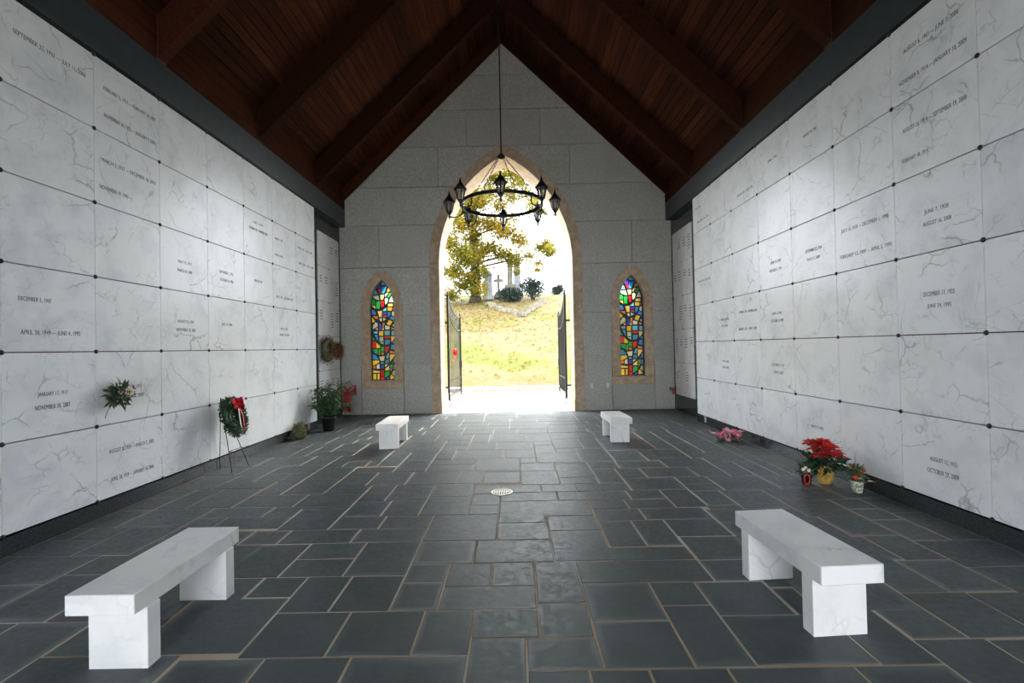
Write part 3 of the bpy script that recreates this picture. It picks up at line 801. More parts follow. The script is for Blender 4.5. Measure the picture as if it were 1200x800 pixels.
def gable_core(name, y0, y1, lanc, arch_hw, arch_sp, arch_top):
    a = arc_pts(arch_hw, arch_sp, arch_top)
    outer = [(-4.9,-.1), (XC-arch_hw,-.1)] + [(XC-arch_hw, arch_sp)] + [(XC-x, z) for x, z in a[1:]] + [(XC+x, z) for x, z in reversed(a[:-1])] + [(XC+arch_hw,-.1), (4.5,-.1), (4.5,5.3), (XC, 10.1), (-4.9,5.3)]
    holes = [list(reversed(arch_outline(cx, G_HW, G_Z0, G_SP, G_TOP, 8))) for cx in lanc]
    m = MB()
    if holes: m.prism_holes(outer, holes, y0, y1)
    else: m.prism(outer, y0, y1)
    return m
wall_back = struct(gable_core('wall_back', YB+.08, YE-.03, LANC, ARCH_HW+.03, ARCH_SP, ARCH_TOP+.03).build('wall_back', MAT['granite']))

# facing stones, cut round the three surrounds
def clip_half(poly, n, d):
    out = []
    for i in range(len(poly)):
        a, b = poly[i], poly[(i+1) % len(poly)]
        da = a[0]*n[0]+a[1]*n[1]-d; db = b[0]*n[0]+b[1]*n[1]-d
        if da <= 0: out.append(a)
        if da*db < 0:
            t = da/(da-db); out.append((a[0]+(b[0]-a[0])*t, a[1]+(b[1]-a[1])*t))
    return out
cut_defs = [arch_outline(XC, ARCH_OHW-.002, -.2, ARCH_SP, ARCH_OTOP, 18)] + [arch_outline(cx, S_HW-.002, S_Z0, S_SP, S_TOP, 10) for cx in LANC]
cutters = []
for c in cut_defs:
    m = MB(); m.prism(c, YB-.3, YB+.3)
    o = m.build('cutter', None)
    bmx = bmesh.new(); bmx.from_mesh(o.data); bmesh.ops.recalc_face_normals(bmx, faces=bmx.faces); bmx.to_mesh(o.data); bmx.free()
    cutters.append((o, min(p[0] for p in c), max(p[0] for p in c), min(p[1] for p in c), max(p[1] for p in c)))
XWL, XWR = RL-.02, RR+.02
ROWS_Z = [0, 1.23, 2.47, 3.71, 4.78, 5.74, 6.75, 7.68, 8.56, 9.7]
ROW_X = [[-3.7,-2.63,2.63,3.7], [0], [0], [-3.2, 3.2], [0], [-1.67, 1.67], [-.93, .93], [0], [0]]
for r in range(len(ROWS_Z)-1):
    xs = [XWL] + [XC+x for x in ROW_X[r]] + [XWR]
    for k in range(len(xs)-1):
        g = .006
        poly = [(xs[k]+g, ROWS_Z[r]+g), (xs[k+1]-g, ROWS_Z[r]+g), (xs[k+1]-g, ROWS_Z[r+1]-g), (xs[k]+g, ROWS_Z[r+1]-g)]
        # cut to the gable
        za = 5.21 + SLOPE*(XC-BL) + .30
        poly = clip_half(poly, (-SLOPE, 1), za - SLOPE*XC)
        poly = clip_half(poly, (SLOPE, 1), za + SLOPE*XC)
        if len(poly) < 3: continue
        if r <= 3:
            pass
        m = MB(); m.prism(poly, YB, YB+.078)
        o = m.build('wall_stone', MAT['granite'], wall_back)
        x0 = min(p[0] for p in poly); x1 = max(p[0] for p in poly); z0 = min(p[1] for p in poly); z1 = max(p[1] for p in poly)
        mods = 0
        bmx = bmesh.new(); bmx.from_mesh(o.data); bmesh.ops.recalc_face_normals(bmx, faces=bmx.faces); bmx.to_mesh(o.data); bmx.free()
        for co, a0, a1, b0, b1 in cutters:
            if a0 < x1 and a1 > x0 and b0 < z1 and b1 > z0:
                md = o.modifiers.new('cut', 'BOOLEAN'); md.object = co; md.operation = 'DIFFERENCE'; md.solver = 'EXACT'; mods += 1
        if mods:
            dg = bpy.context.evaluated_depsgraph_get()
            me = bpy.data.meshes.new_from_object(o.evaluated_get(dg))
            o.modifiers.clear(); o.data = me
        if len(o.data.polygons) == 0: bpy.data.objects.remove(o)
for c in cutters: bpy.data.objects.remove(c[0])

# the doorway surround: jamb blocks and voussoirs
def arch_surround(name, y0, y1):
    root = struct(empty(name, (XC, y0, 0)))
    def block(poly):
        m = MB(); m.prism([(p[0], p[1]) for p in poly], 0, y1-y0)
        m.build('stone_block', MAT['limestone'], root, bevel=.006)
    zj = [0, .30, 1.27, 2.22, 3.05, ARCH_SP]
    for s in (-1, 1):
        for i in range(len(zj)-1):
            pad = .012 if i == 0 else 0
            p = [(s*(ARCH_HW-pad), zj[i]+.002), (s*(ARCH_OHW+pad), zj[i]+.002), (s*(ARCH_OHW+pad), zj[i+1]-.002), (s*(ARCH_HW-pad), zj[i+1]-.002)]
            block(p if s > 0 else list(reversed(p)))
        n = 20
        ai = arc_pts(ARCH_HW, ARCH_SP, ARCH_TOP, n); ao = arc_pts(ARCH_OHW, ARCH_SP, ARCH_OTOP, n)
        for j in range(4):
            i0, i1 = j*5, j*5+5
            p = [ai[i] for i in range(i0, i1+1)] + [ao[i] for i in range(i1, i0-1, -1)]
            q = [(s*x, z + (.002 if k in (0, len(p)-1) else 0)) for k, (x, z) in enumerate(p)]
            block(q if s < 0 else list(reversed(q)))
    return root
arch_surround('trim_3', YB-.012, YE)

# the two stained glass lancets (one design, made twice)
def inside(p, poly):
    c = False
    for i in range(len(poly)):
        a, b = poly[i], poly[i-1]
        if (a[1] > p[1]) != (b[1] > p[1]) and p[0] < (b[0]-a[0])*(p[1]-a[1])/(b[1]-a[1]) + a[0]: c = not c
    return c
def sheet_with_holes(m, outer, holes, y0, y1):
    vs = []; es = []
    for l in [outer] + holes:
        b = len(vs); n = len(l)
        vs += [Vector(p) for p in l]; es += [(b+i, b+(i+1) % n) for i in range(n)]
    ov, oe, of = delaunay_2d_cdt(vs, es, [], 1, 1e-6)[:3]
    keep = []
    for f in of:
        c = (sum(ov[i].x for i in f)/len(f), sum(ov[i].y for i in f)/len(f))
        if inside(c, outer) and not any(inside(c, h) for h in holes): keep.append(tuple(f))
    n = len(ov)
    cnt = {}
    for f in keep:
        for i in range(len(f)):
            e = (f[i], f[(i+1) % len(f)]); cnt.setdefault(tuple(sorted(e)), []).append(e)
    faces = keep + [tuple(n+i for i in reversed(f)) for f in keep] + [(e[0][1], e[0][0], n+e[0][0], n+e[0][1]) for e in cnt.values() if len(e) == 1]
    m.add([(p.x, y0, p.y) for p in ov] + [(p.x, y1, p.y) for p in ov], faces); m.rc = True
def window(name, cx):
    root = struct(empty(name, (cx, YB, 0)))
    def block(poly, y0=-.012, y1=.13):
        m = MB(); m.prism(poly, y0, y1); m.build('stone_block', MAT['limestone'], root, bevel=.005)
    block([(-S_HW-.01, S_Z0), (S_HW+.01, S_Z0), (S_HW+.01, G_Z0-.012), (-S_HW-.01, G_Z0-.012)])
    zj = [G_Z0-.01, 1.72, S_SP]
    for s in (-1, 1):
        for i in range(2):
            p = [(s*G_HW, zj[i]+.002), (s*S_HW, zj[i]+.002), (s*S_HW, zj[i+1]-.002), (s*G_HW, zj[i+1]-.002)]
            block(p)
        n = 12
        ai = arc_pts(G_HW, S_SP, G_TOP, n); ao = arc_pts(S_HW, S_SP, S_TOP, n)
        block([(s*x, z) for x, z in ai] + [(s*x, z) for x, z in reversed(ao)])
    # panes and leading
    yg = .112
    holes = []
    for row in GLASS:
        c, v = row[0], row[1:]
        pts = [(v[i]/1000., v[i+1]/1000.) for i in range(0, len(v), 2)]
        mx = sum(p[0] for p in pts)/len(pts); mz = sum(p[1] for p in pts)/len(pts)
        ar = sum(pts[i][0]*pts[(i+1) % len(pts)][1]-pts[(i+1) % len(pts)][0]*pts[i][1] for i in range(len(pts)))
        if ar < 0: pts.reverse()
        pts = [(max(-.288, min(.288, mx+(x-mx)*1.0)), mz+(z-mz)*1.0) for x, z in pts]
        m = MB(); m.prism([(x-mx, z-mz) for x, z in pts], 0, .005)
        m.build('pane', GM[c], root, loc=(mx, yg+.002, mz))
        holes.append(list(reversed([(mx+(x-mx)*.985, mz+(z-mz)*.985) for x, z in pts])))
    m = MB(); sheet_with_holes(m, arch_outline(0, G_HW+.012, G_Z0-.012, S_SP, G_TOP+.014, 10), holes, yg-.004, yg+.012)
    m.build('leading', MAT['lead'], root)
    return root
window('window_1', LANC[0]); window('window_2', LANC[1])
for i, (x, z) in enumerate([(-2.312,.635), (1.918,.616), (2.326,.63)]):
    ou = empty('outlet_cover', (x, YB, z))
    q = MB(); q.box(-.036,.036,-.007,0,-.058,.058); q.build('cover_plate', MAT['plastic_white'] if i else MAT['granite'], ou, bevel=.002)
    q = MB(); q.box(-.008,.008,-.012,-.006,-.016,.016); q.build('switch', MAT['plastic_white'] if i else MAT['granite'], ou)
    thing(ou, ['small grey switch plate on the granite left of the doorway', 'small white switch plate on the granite nearest the right door jamb', 'small white switch plate on the granite below the right stained glass window'][i], 'switch plate')

# rear end of the hall, behind the viewpoint: same gable, unseen doorway widened for daylight
struct(gable_core('wall_front', YF-.8, YF, [], REAR_HW, REAR_SP, REAR_TOP).build('wall_front', MAT['granite']))

# ================================================================== ROOF
m = MB()
for s in (-1, 1):
    xe = (BL-.45) if s < 0 else (BR+.45)
    z_e = 5.21 + .52 - SLOPE*.45; z_r = 5.21 + SLOPE*(XC-BL) + .52
    t0, t1 = .045, .20
    m.add([(xe,YF-.8,z_e+t0),(XC,YF-.8,z_r+t0),(XC,YE,z_r+t0),(xe,YE,z_e+t0),(xe,YF-.8,z_e+t1),(XC,YF-.8,z_r+t1),(XC,YE,z_r+t1),(xe,YE,z_e+t1)],
          [(0,1,2,3),(4,7,6,5),(0,4,5,1),(1,5,6,2),(2,6,7,3),(3,7,4,0)])
ceiling = struct(m.build('ceiling', MAT['roof']))
ang = math.atan(SLOPE)
NPL = 40
for s in (-1, 1):
    xe = BL if s < 0 else BR
    run = abs(XC - xe)
    step = run/NPL; L = step/math.cos(ang)
    for k in range(NPL):
        m = MB()
        hw = L/2-.0015
        prof = [(-hw,.012),(-hw+.010,0),(hw-.010,0),(hw,.012),(hw,.040),(-hw,.040)]
        m.prism(prof, 0, YB+.06-YF)
        o = m.build('plank', MAT['plank'], ceiling)
        x = xe - s*step*(k+.5)
        o.location = (x, YF, deck_z(x, .52))
        o.rotation_euler = (0, ang*s, 0)
RAFT_Y = [10.10, 7.83, 5.60, 3.36, 1.12, -1.12, -3.36, -5.6]
def rafter(y, w, off, top):
    for s in (-1, 1):
        xe = BL if s < 0 else BR
        zb = 5.21+off; zr = 5.21+off+SLOPE*abs(XC-xe)
        m = MB()
        m.add([(xe,y,zb),(XC,y,zr),(XC,y,zr+top-off),(xe,y,zb+top-off),(xe,y+w,zb),(XC,y+w,zr),(XC,y+w,zr+top-off),(xe,y+w,zb+top-off)],
              [(0,1,2,3),(7,6,5,4),(0,4,5,1),(1,5,6,2),(2,6,7,3),(3,7,4,0)])
        m.build('rafter', MAT['rafter'], ceiling, bevel=.008)
for y in RAFT_Y: rafter(y, .15, 0.0, .53)
rafter(YB-.11, .10, .215, .53)
ys = sorted(RAFT_Y) + [YB+.02]
for s in (-1, 1):
    xe = BL if s < 0 else BR
    st = YF
    for y in ys:
        m = MB(); xs = sorted((xe - (-s)*0.0, xe + s*.05)); 
        h3 = (BEAM1-.005, BEAM1+.18, BEAM1+.36, 5.21+.56)
        m.box(xs[0], xs[1], st, y, BEAM1-.005, 5.21+.56)
        m.build('eaves_board', MAT['plank'], ceiling, bevel=.006)
        st = y+.15

# ================================================================== BENCHES
def bench(loc, rz, label, leg_dx=0.0, length=.92):
    root = empty('marble_bench', (loc[0], loc[1], 0), rz)
    m = MB(); m.box(-.177, .177, -length/2, length/2, .316, .420); m.build('seat_slab', MAT['bench'], root, bevel=.004)
    for y in (-length/2+.075, length/2-.165):
        m = MB(); m.box(-.155+leg_dx, .155+leg_dx, y, y+.09, 0.0, .3165); m.build('leg', MAT['bench'], root, bevel=.003)
    return thing(root, label, 'bench', 'white marble benches')
bench((-2.118, 2.815), 0, 'white marble bench nearest the left wall in the foreground', .03, .90)
bench((1.762, 2.978), math.radians(3.6), 'white marble bench in the right foreground, set slightly askew', -.02, .87)
bench((-2.125, 8.10), math.radians(2.0), 'small white marble bench at the far end below the left stained glass window', .01, .95)
bench((1.738, 8.235), math.radians(1.5), 'small white marble bench at the far end below the right stained glass window', -.01, .84)

# ================================================================== GATES
def gate(loc, rz, side, label):
    root = empty('iron_gate', loc, rz)       # leaf runs along local +y from the hinge
    W = 1.60
    def topz(t): return 3.05 - .47*(1-(1-t)**1.7)      # swept top edge
    for y, h in ((0, 3.05), (W-.05, topz(1))):
        m = MB(); m.box(-.028, .028, y, y+.05, .22, h)
        m.lathe([(.028,0),(.034,.02),(.02,.05),(.026,.08),(0,.15)], 8, (0, y+.025, h)); m.build('stile', MAT['iron'], root)
    for z in (.34, .74):
        m = MB(); m.box(-.014, .014, .05, W-.05, z, z+.04); m.build('rail', MAT['iron'], root)
    for dz in (0.0, -.40):
        pts = [(0, .03+(W-.06)*i/16, topz(i/16.)+dz-.10*math.sin(PI*i/16)) for i in range(17)]
        m = MB(); m.tube(pts, .018, 6); m.build('swept_rail', MAT['iron'], root)
    n = 13
    for k in range(1, n):
        t = k/n; y = W*t; h = topz(t) - .10*math.sin(PI*t)
        m = MB(); m.tube([(0,y,.34),(0,y,h),(0,y,h+.09)], [.009,.009,.001], 6); m.build('picket', MAT['iron'], root)
    m = MB(); m.box(-.006, .006, .06, W-.06, .03, .36); m.build('kick_plate', MAT['iron_kick'], root)
    for z in (.55, 2.3):
        m = MB(); xs = sorted((0, .16*side)); m.box(xs[0], xs[1], .005, .035, z, z+.05); m.build('hinge', MAT['iron'], root)
    m = MB(); m.box(-.04, .04, W-.06, W+.01, 1.05, 1.25); m.build('latch_box', MAT['iron'], root)
    return thing(root, label, 'gate', 'iron gates of the doorway')
gl = gate((-1.80, 12.66, 0), math.radians(-5.3), -1, 'black iron gate leaf swung open on the left, with a red bow')
gr = gate((1.37, 12.66, 0), math.radians(1.0), 1, 'black iron gate leaf swung open on the right, seen almost edge on')

def bow(root, c, size, nrm, mat='red', tails=2, tail_len=.5, tail_mat=None):
    """ribbon bow facing nrm: two fat loops, a knot and hanging tails"""
    c = Vector(c); nrm = Vector(nrm).normalized(); sd = Vector((0,0,1)).cross(nrm).normalized(); upv = Vector((0,0,1))
    for s in (-1, 1):
        m = MB()
        for q in (-.25, .25, .6):
            pts = []
            for i in range(13):
                a = 2*PI*i/12
                pts.append(c + sd*s*size*(.5-.5*math.cos(a))*.95 + upv*size*(.30*math.sin(a) + q*(.5-.5*math.cos(a))) + nrm*size*(.12+.18*math.sin(a/2)))
            # flat ribbon strip
            v = []; 
            for p in pts: v += [p - nrm*size*.16, p + nrm*size*.16]
            m.add(v, [(2*i, 2*i+1, 2*i+3, 2*i+2) for i in range(12)], True)
        m.build('bow_loop', MAT[mat], root)
    m = MB(); m.lathe([(0,-.16*size),(.14*size,-.10*size),(.17*size,0),(.14*size,.10*size),(0,.16*size)], 10, tuple(c + nrm*size*.15)); m.build('knot', MAT[mat], root)
    for k in range(tails):
        s = -1 if k % 2 else 1
        m = MB(); v = []
        for i in range(9):
            t = i/8
            p = c + sd*s*size*(.10+.30*t+.08*math.sin(5*t)) - upv*tail_len*t + nrm*size*(.10+.12*math.sin(4*t+k))
            v += [p - sd*size*.13, p + sd*size*.13]
        m.add(v, [(2*i, 2*i+1, 2*i+3, 2*i+2) for i in range(8)], True)
        m.build('ribbon_tail', MAT[tail_mat if (tail_mat and k % 2) else mat], root)
bw = MB()
bow(gl, (.04, .45, 1.50), .16, (1, 0, 0), 'red', 2, .30)

# ================================================================== CHANDELIER
ch = empty('chandelier', (-.165, 7.83, 4.02))
m = MB()
n = 64; Ro, Ri = .692, .668
v = []
for k in range(n):
    a = 2*PI*k/n; c_, s_ = math.cos(a), math.sin(a)
    v += [(Ro*c_,Ro*s_,-.028),(Ro*c_,Ro*s_,.028),(Ri*c_,Ri*s_,.028),(Ri*c_,Ri*s_,-.028)]
f = []
for k in range(n):
    j = (k+1) % n
    for i in range(4): f.append((4*k+i, 4*j+i, 4*j+(i+1) % 4, 4*k+(i+1) % 4))
m.add(v, f); m.build('ring', MAT['iron'], ch)
m = MB(); m.tube([(0,0,.80),(0,0,5.10)], .011, 8); m.build('hanging_rod', MAT['iron'], ch)
m = MB(); m.lathe([(0,-.04),(.05,-.02),(.07,.0),(.05,.03),(.015,.07),(0,.08)], 12, (0,0,.80)); m.build('hub', MAT['iron'], ch)
m = MB(); m.lathe([(0,0),(.09,0),(.07,-.03),(.0,-.05)], 12, (0,0,5.10)); m.build('ceiling_rose', MAT['iron'], ch)
for k in range(4):
    a = PI/4 + k*PI/2 + .12
    p0 = Vector((.05*math.cos(a), .05*math.sin(a), .80)); p1 = Vector((.68*math.cos(a), .68*math.sin(a), .02))
    m = MB(); nl = 22
    for i in range(nl):
        q0 = p0.lerp(p1, i/nl); q1 = p0.lerp(p1, (i+1.2)/nl)
        d = (q1-q0).normalized(); sd = d.orthogonal().normalized()
        if i % 2: sd = d.cross(sd)
        mid = (q0+q1)/2; h = (q1-q0).length/2
        m.tube([mid + d*h*math.cos(t) + sd*.012*math.sin(t) for t in [2*PI*j/8 for j in range(8)]], .004, 4, closed=True)
    m.build('chain', MAT['iron'], ch)
def lantern_meshes():
    fr = MB()
    # tapered cage: six corner bars, rims, roof, finials
    def hexp(r, z, k): a = 2*PI*k/6; return (r*math.cos(a), r*math.sin(a), z)
    for k in range(6): fr.tube([hexp(.038,-.085,k), hexp(.070,.055,k)], .0075, 5)
    for r, z in ((.038,-.085),(.072,.055)):
        fr.tube([hexp(r,z,k) for k in range(6)], .007, 5, closed=True, smooth=False)
    ro = MB()
    ro.lathe([(0,.060),(.090,.052),(.088,.064),(.060,.095),(.036,.130),(.020,.150),(.012,.158),(.018,.170),(.008,.185),(.010,.198),(0,.225)], 12)
    fi = MB(); fi.lathe([(0,-.20),(.008,-.175),(.018,-.155),(.012,-.135),(.028,-.11),(.042,-.088),(.0,-.084)], 10)
    gl_ = MB()
    for k in range(6):
        gl_.add([hexp(.035,-.080,k), hexp(.035,-.080,k+1), hexp(.066,.052,k+1), hexp(.066,.052,k)], [(0,1,2,3)])
    cd = MB(); cd.lathe([(0,-.08),(.012,-.08),(.012,.0),(.016,.01),(.012,.035),(0,.045)], 8)
    return fr, ro, fi, gl_, cd
frs = lantern_meshes()
proto = None
for k in range(8):
    a = k*PI/4
    if proto is None:
        lt = empty('lantern'); lt.parent = ch
        frs[0].build('cage', MAT['iron'], lt); frs[1].build('roof', MAT['iron'], lt); frs[2].build('bottom_finial', MAT['iron'], lt)
        frs[3].build('glazing', MAT['lens_glass'], lt); frs[4].build('candle_tube', MAT['cream'], lt)
        am = MB(); pts = [(-.19,0,.0),(-.195,0,-.06),(-.175,0,-.12),(-.12,0,-.155),(-.06,0,-.165),(0,0,-.15)]
        am.tube(pts, .010, 6); am.lathe([(0,-.02),(.018,-.01),(.018,.01),(0,.02)], 8, (-.19,0,.03)); am.build('arm', MAT['iron'], lt)
        proto = lt
    else:
        lt = copy_tree(proto, ch)
    lt.scale = (1.16, 1.16, 1.16)
    lt.location = (.885*math.cos(a), .885*math.sin(a), -.01); lt.rotation_euler = (0, 0, a)
thing(ch, 'black iron ring chandelier with eight lanterns hanging before the arch', 'chandelier')

# ================================================================== FLOWERS AND WREATHS
def cloud(n, c, rad, L, W, seed, outward=.7, up=.2, squash=None):
    rr = random.Random(seed); m = MB(); c = Vector(c)
    for _ in range(n):
        while True:
            p = Vector((rr.uniform(-1,1), rr.uniform(-1,1), rr.uniform(-1,1)))
            if p.length <= 1: break
        q = Vector((p.x*rad[0], p.y*rad[1], p.z*rad[2]))
        d = (p.normalized()*outward + Vector((rr.gauss(0,.5), rr.gauss(0,.5), rr.gauss(0,.5)+up)))
        s = rr.uniform(.6, 1.25)
        m.leaf(c+q, d, (rr.gauss(0,1), rr.gauss(0,1), rr.gauss(0,1)), L*s, W*s)
    return m
def ring_foliage(R, r, n, L, W, seed, plane='yz'):
    rr = random.Random(seed); m = MB()
    for _ in range(n):
        a = rr.uniform(0, 2*PI); b = rr.uniform(0, 2*PI); k = r*math.sqrt(rr.random())
        e = Vector((0, math.cos(a), math.sin(a)))
        p = e*(R + k*math.cos(b)) + Vector((1,0,0))*k*math.sin(b)
        t = Vector((0, -math.sin(a), math.cos(a)))
        d = e*math.cos(b)*.9 + Vector((1,0,0))*math.sin(b)*.9 + t*rr.uniform(.2,1.0) + Vector((rr.gauss(0,.3),rr.gauss(0,.3),rr.gauss(0,.3)))
        s = rr.uniform(.6, 1.2)
        m.leaf(p, d, (rr.gauss(0,1), rr.gauss(0,1), rr.gauss(0,1)), L*s, W*s)
    return m
def ring_core(R, r):
    m = MB(); m.tube([(0, R*math.cos(2*PI*k/24), R*math.sin(2*PI*k/24)) for k in range(24)], r, 8, closed=True); return m

# wreath on a wire easel
ea = empty('wire_easel', (-4.00, 6.55, 0))
for p, q in (((.14,-.20,0), (-.13,.0,1.0)), ((.14,.20,0), (-.13,.0,1.0)), ((-.165,.02,0), (-.13,.0,1.0))):
    m = MB(); m.tube([p, q], .0055, 6); m.build('leg', MAT['iron'], ea)
m = MB(); m.tube([(.064,-.144,.28),(.064,.144,.28)], .0045, 6); m.build('crossbar', MAT['iron'], ea)
for sy in (-.15, .15):
    m = MB(); m.tube([(.066,sy*.96,.28),(.16,sy*.96,.27),(.18,sy*.96,.31)], .0045, 6); m.build('hook', MAT['iron'], ea)
thing(ea, 'thin black wire easel holding the wreath with a red bow', 'easel')
wr = empty('evergreen_wreath', (-3.945, 6.55, .735))
wr.rotation_euler = (0, -.27, .16)
ring_core(.205, .052).build('core', MAT['leaf_dark'], wr)
ring_foliage(.205, .072, 2300, .042, .020, 1).build('foliage', MAT['leaf_dark'], wr)
bow(wr, (.08, -.02, .15), .13, (1,0,0), 'red', 2, .36, 'white_ribbon')
thing(wr, 'dark green evergreen wreath with red bow on an easel by the left wall', 'wreath')

# wreaths hanging in the left recess
def hung_wreath(y, z, R, r, seed, label, berries):
    w = empty('hanging_wreath', (RL+.012+r*.9, y, z))
    ring_core(R, r*.6).build('core', MAT['leaf_olive'], w)
    ring_foliage(R, r, 650, .05, .016, seed).build('foliage', MAT['leaf_olive'], w)
    m = MB(); rr = random.Random(seed)
    for _ in range(berries):
        a = rr.uniform(0, 2*PI); p = (r*.8, (R+rr.uniform(-.5,.5)*r)*math.cos(a), (R+rr.uniform(-.5,.5)*r)*math.sin(a))
        m.lathe([(0,-.016),(.013,-.009),(.016,0),(.013,.009),(0,.016)], 7, p)
    m.build('berries', MAT['berry'], w)['kind'] = 'stuff'
    thing(w, label, 'wreath')
hung_wreath(10.72, 1.65, .22, .105, 5, 'large olive dried wreath hanging on the niche fronts of the left recess', 16)
hung_wreath(11.40, 1.63, .135, .075, 6, 'small wreath with red berries hanging beside the end wall in the left recess', 60)

# bouquet fixed on the left crypt fronts
bq = empty('wall_bouquet', (XL+.02, 4.86, 1.23))
cloud(150, (.06,-.01,.0), (.045,.10,.10), .085, .026, 11, 1.0).build('leaves', MAT['leaf_dark'], bq)
cloud(70, (.06,.0,-.02), (.05,.10,.10), .07, .03, 12, 1.0).build('lighter_leaves', MAT['leaf_olive'], bq)
m = MB()
for (y, z, L, dy, dz) in ((.13,-.0,.10,.9,-.3), (.12,.02,.09,.7,.5), (-.12,-.08,.09,-.8,-.5), (-.12,.04,.09,-.9,.1), (.05,-.12,.09,.2,-.9)):
    m.leaf((.04,y,z), (.2,dy,dz), (1,0,0), L, .03)
m.tube([(.03,-.05,-.10),(.015,-.10,-.16),(.012,-.13,-.24)], .003, 5)
m.build('stray_stems', MAT['leaf_dark'], bq)['kind'] = 'stuff'
rs = MB(); rr = random.Random(2)
for ring, (nn, rad, L) in enumerate(((4,.006,.022),(6,.014,.030),(8,.022,.034))):
    for k in range(nn):
        a = 2*PI*k/nn + ring*.5
        rs.leaf((.150-.008*ring, .02+rad*math.cos(a), .015+rad*math.sin(a)), (.9-.35*ring, math.cos(a), math.sin(a)), (1, -math.cos(a), -math.sin(a)), L*1.25, .045, .1)
rs.build('rose', MAT['cream'], bq)
cloud(26, (.08,.085,.01), (.03,.035,.06), .03, .02, 14).build('red_filler', MAT['berry'], bq)
m = MB(); m.tube([(-.02,0,-.02),(.05,0,-.01)], .012, 8); m.build('vase_pin', MAT['bolt'], bq)
thing(bq, 'small green bouquet with one cream rose fixed to the left marble wall', 'bouquet')

# dried evergreen bundle at the foot of the left wall
db = empty('evergreen_bundle', (-4.03, 8.72, 0))
m = MB(); m.lathe([(0,.0),(.08,.004),(.115,.08),(.115,.18),(.07,.26),(0,.29)], 12); m.build('core', MAT['leaf_olive'], db)
cloud(700, (0,0,.155), (.12,.12,.14), .05, .016, 21, 1.0, .1).build('sprigs', MAT['leaf_olive'], db)
thing(db, 'small olive bundle of dried evergreen leaning at the foot of the left wall', 'plant')

# potted shrub
ps = empty('potted_shrub', (-3.84, 9.60, 0))
m = MB(); m.lathe([(0,.0),(.105,.0),(.135,.25),(.148,.25),(.150,.285),(.135,.285),(.128,.255),(0,.25)], 20); m.build('pot', MAT['black_plastic'], ps)
m = MB(); rr = random.Random(9); tips = []
for k in range(46):
    a = rr.uniform(0, 2*PI); sp = rr.uniform(.12,.46); h = rr.uniform(.50,1.0)
    if sp*math.cos(a) < -.24: sp = .24/abs(math.cos(a))
    pts = [(0,0,.25), (sp*.45*math.cos(a), sp*.45*math.sin(a), h*.75), (sp*math.cos(a), sp*math.sin(a), h), (sp*1.2*math.cos(a), sp*1.2*math.sin(a), h-.06)]
    m.tube(pts, [.008,.006,.004,.002], 5); tips.append([Vector(p) for p in pts])
m.build('stems', MAT['leaf_mid'], ps)
m = MB()
for pts in tips:
    for i in range(20):
        t = rr.uniform(.35, 2.999); k = int(t); p = pts[k].lerp(pts[k+1], t-k)
        a = rr.uniform(0, 2*PI)
        if p.x < -.18: a = rr.uniform(-PI/2, PI/2)
        m.leaf(p, (math.cos(a), math.sin(a), rr.uniform(-.7,.4)), (rr.gauss(0,.4), rr.gauss(0,.4), 1), rr.uniform(.09,.17), rr.uniform(.028,.048))
m.build('leaves', MAT['leaf_mid'], ps)
thing(ps, 'leafy green shrub in a black plastic pot at the left recess', 'plant')
rb = empty('ribbon_bow', (-4.18, 11.45, 0))
m = MB(); m.tube([(0,0,0),(0,0,.62)], .006, 6); m.build('stake', MAT['iron'], rb)
bow(rb, (.05,0,.62), .22, (.8,-.6,0), 'red', 4, .50)
thing(rb, 'red ribbon bow with long tails behind the potted shrub in the corner', 'bow')
rb2 = empty('red_corner_bow', (3.93, 11.72, .50))
bow(rb2, (0,0,0), .09, (-.7,-.7,0), 'berry', 2, .12)
m = MB(); m.tube([(.0,.0,0),(.055,.0,.02)], .004, 5); m.build('hook', MAT['iron'], rb2)
thing(rb2, 'small dark red bow hanging low in the right corner of the end wall', 'bow')

# debris by the potted shrub, a fallen leaf on the other side
m = MB(); rr = random.Random(31)
for k in range(5):
    x, y = rr.uniform(-.2,.25), rr.uniform(-.25,.3); a = rr.uniform(0, PI)
    m.tube([(x,y,.006),(x+.09*math.cos(a),y+.09*math.sin(a),.012),(x+.18*math.cos(a+.4),y+.18*math.sin(a+.4),.006)], .005, 5)
for k in range(34):
    m.leaf((max(-.3, min(.4, rr.gauss(0,.16))), max(-.2, min(.5, rr.gauss(.1,.2))), .004), (rr.gauss(0,1), rr.gauss(0,1), .05), (0,0,1), .06, .022)
o = m.build('leaf_litter', MAT['leaf_dry'], None, loc=(-3.20, 10.15, 0)); o['kind'] = 'stuff'
thing(o, 'scattered dry leaves and twigs on the slate near the potted shrub', 'leaves')
m = MB(); m.leaf((0,0,.004), (1,.3,.05), (0,0,1), .13, .08); m.leaf((.02,.02,.006), (.4,1,.08), (0,0,1), .08, .05); m.leaf((.02,-.02,.006), (.4,-1,.08), (0,0,1), .08, .05)
o = m.build('fallen_leaf', MAT['leaf_dry'], None, loc=(3.62, 10.3, 0)); thing(o, 'single brown fallen leaf on the slate by the right recess', 'leaf')

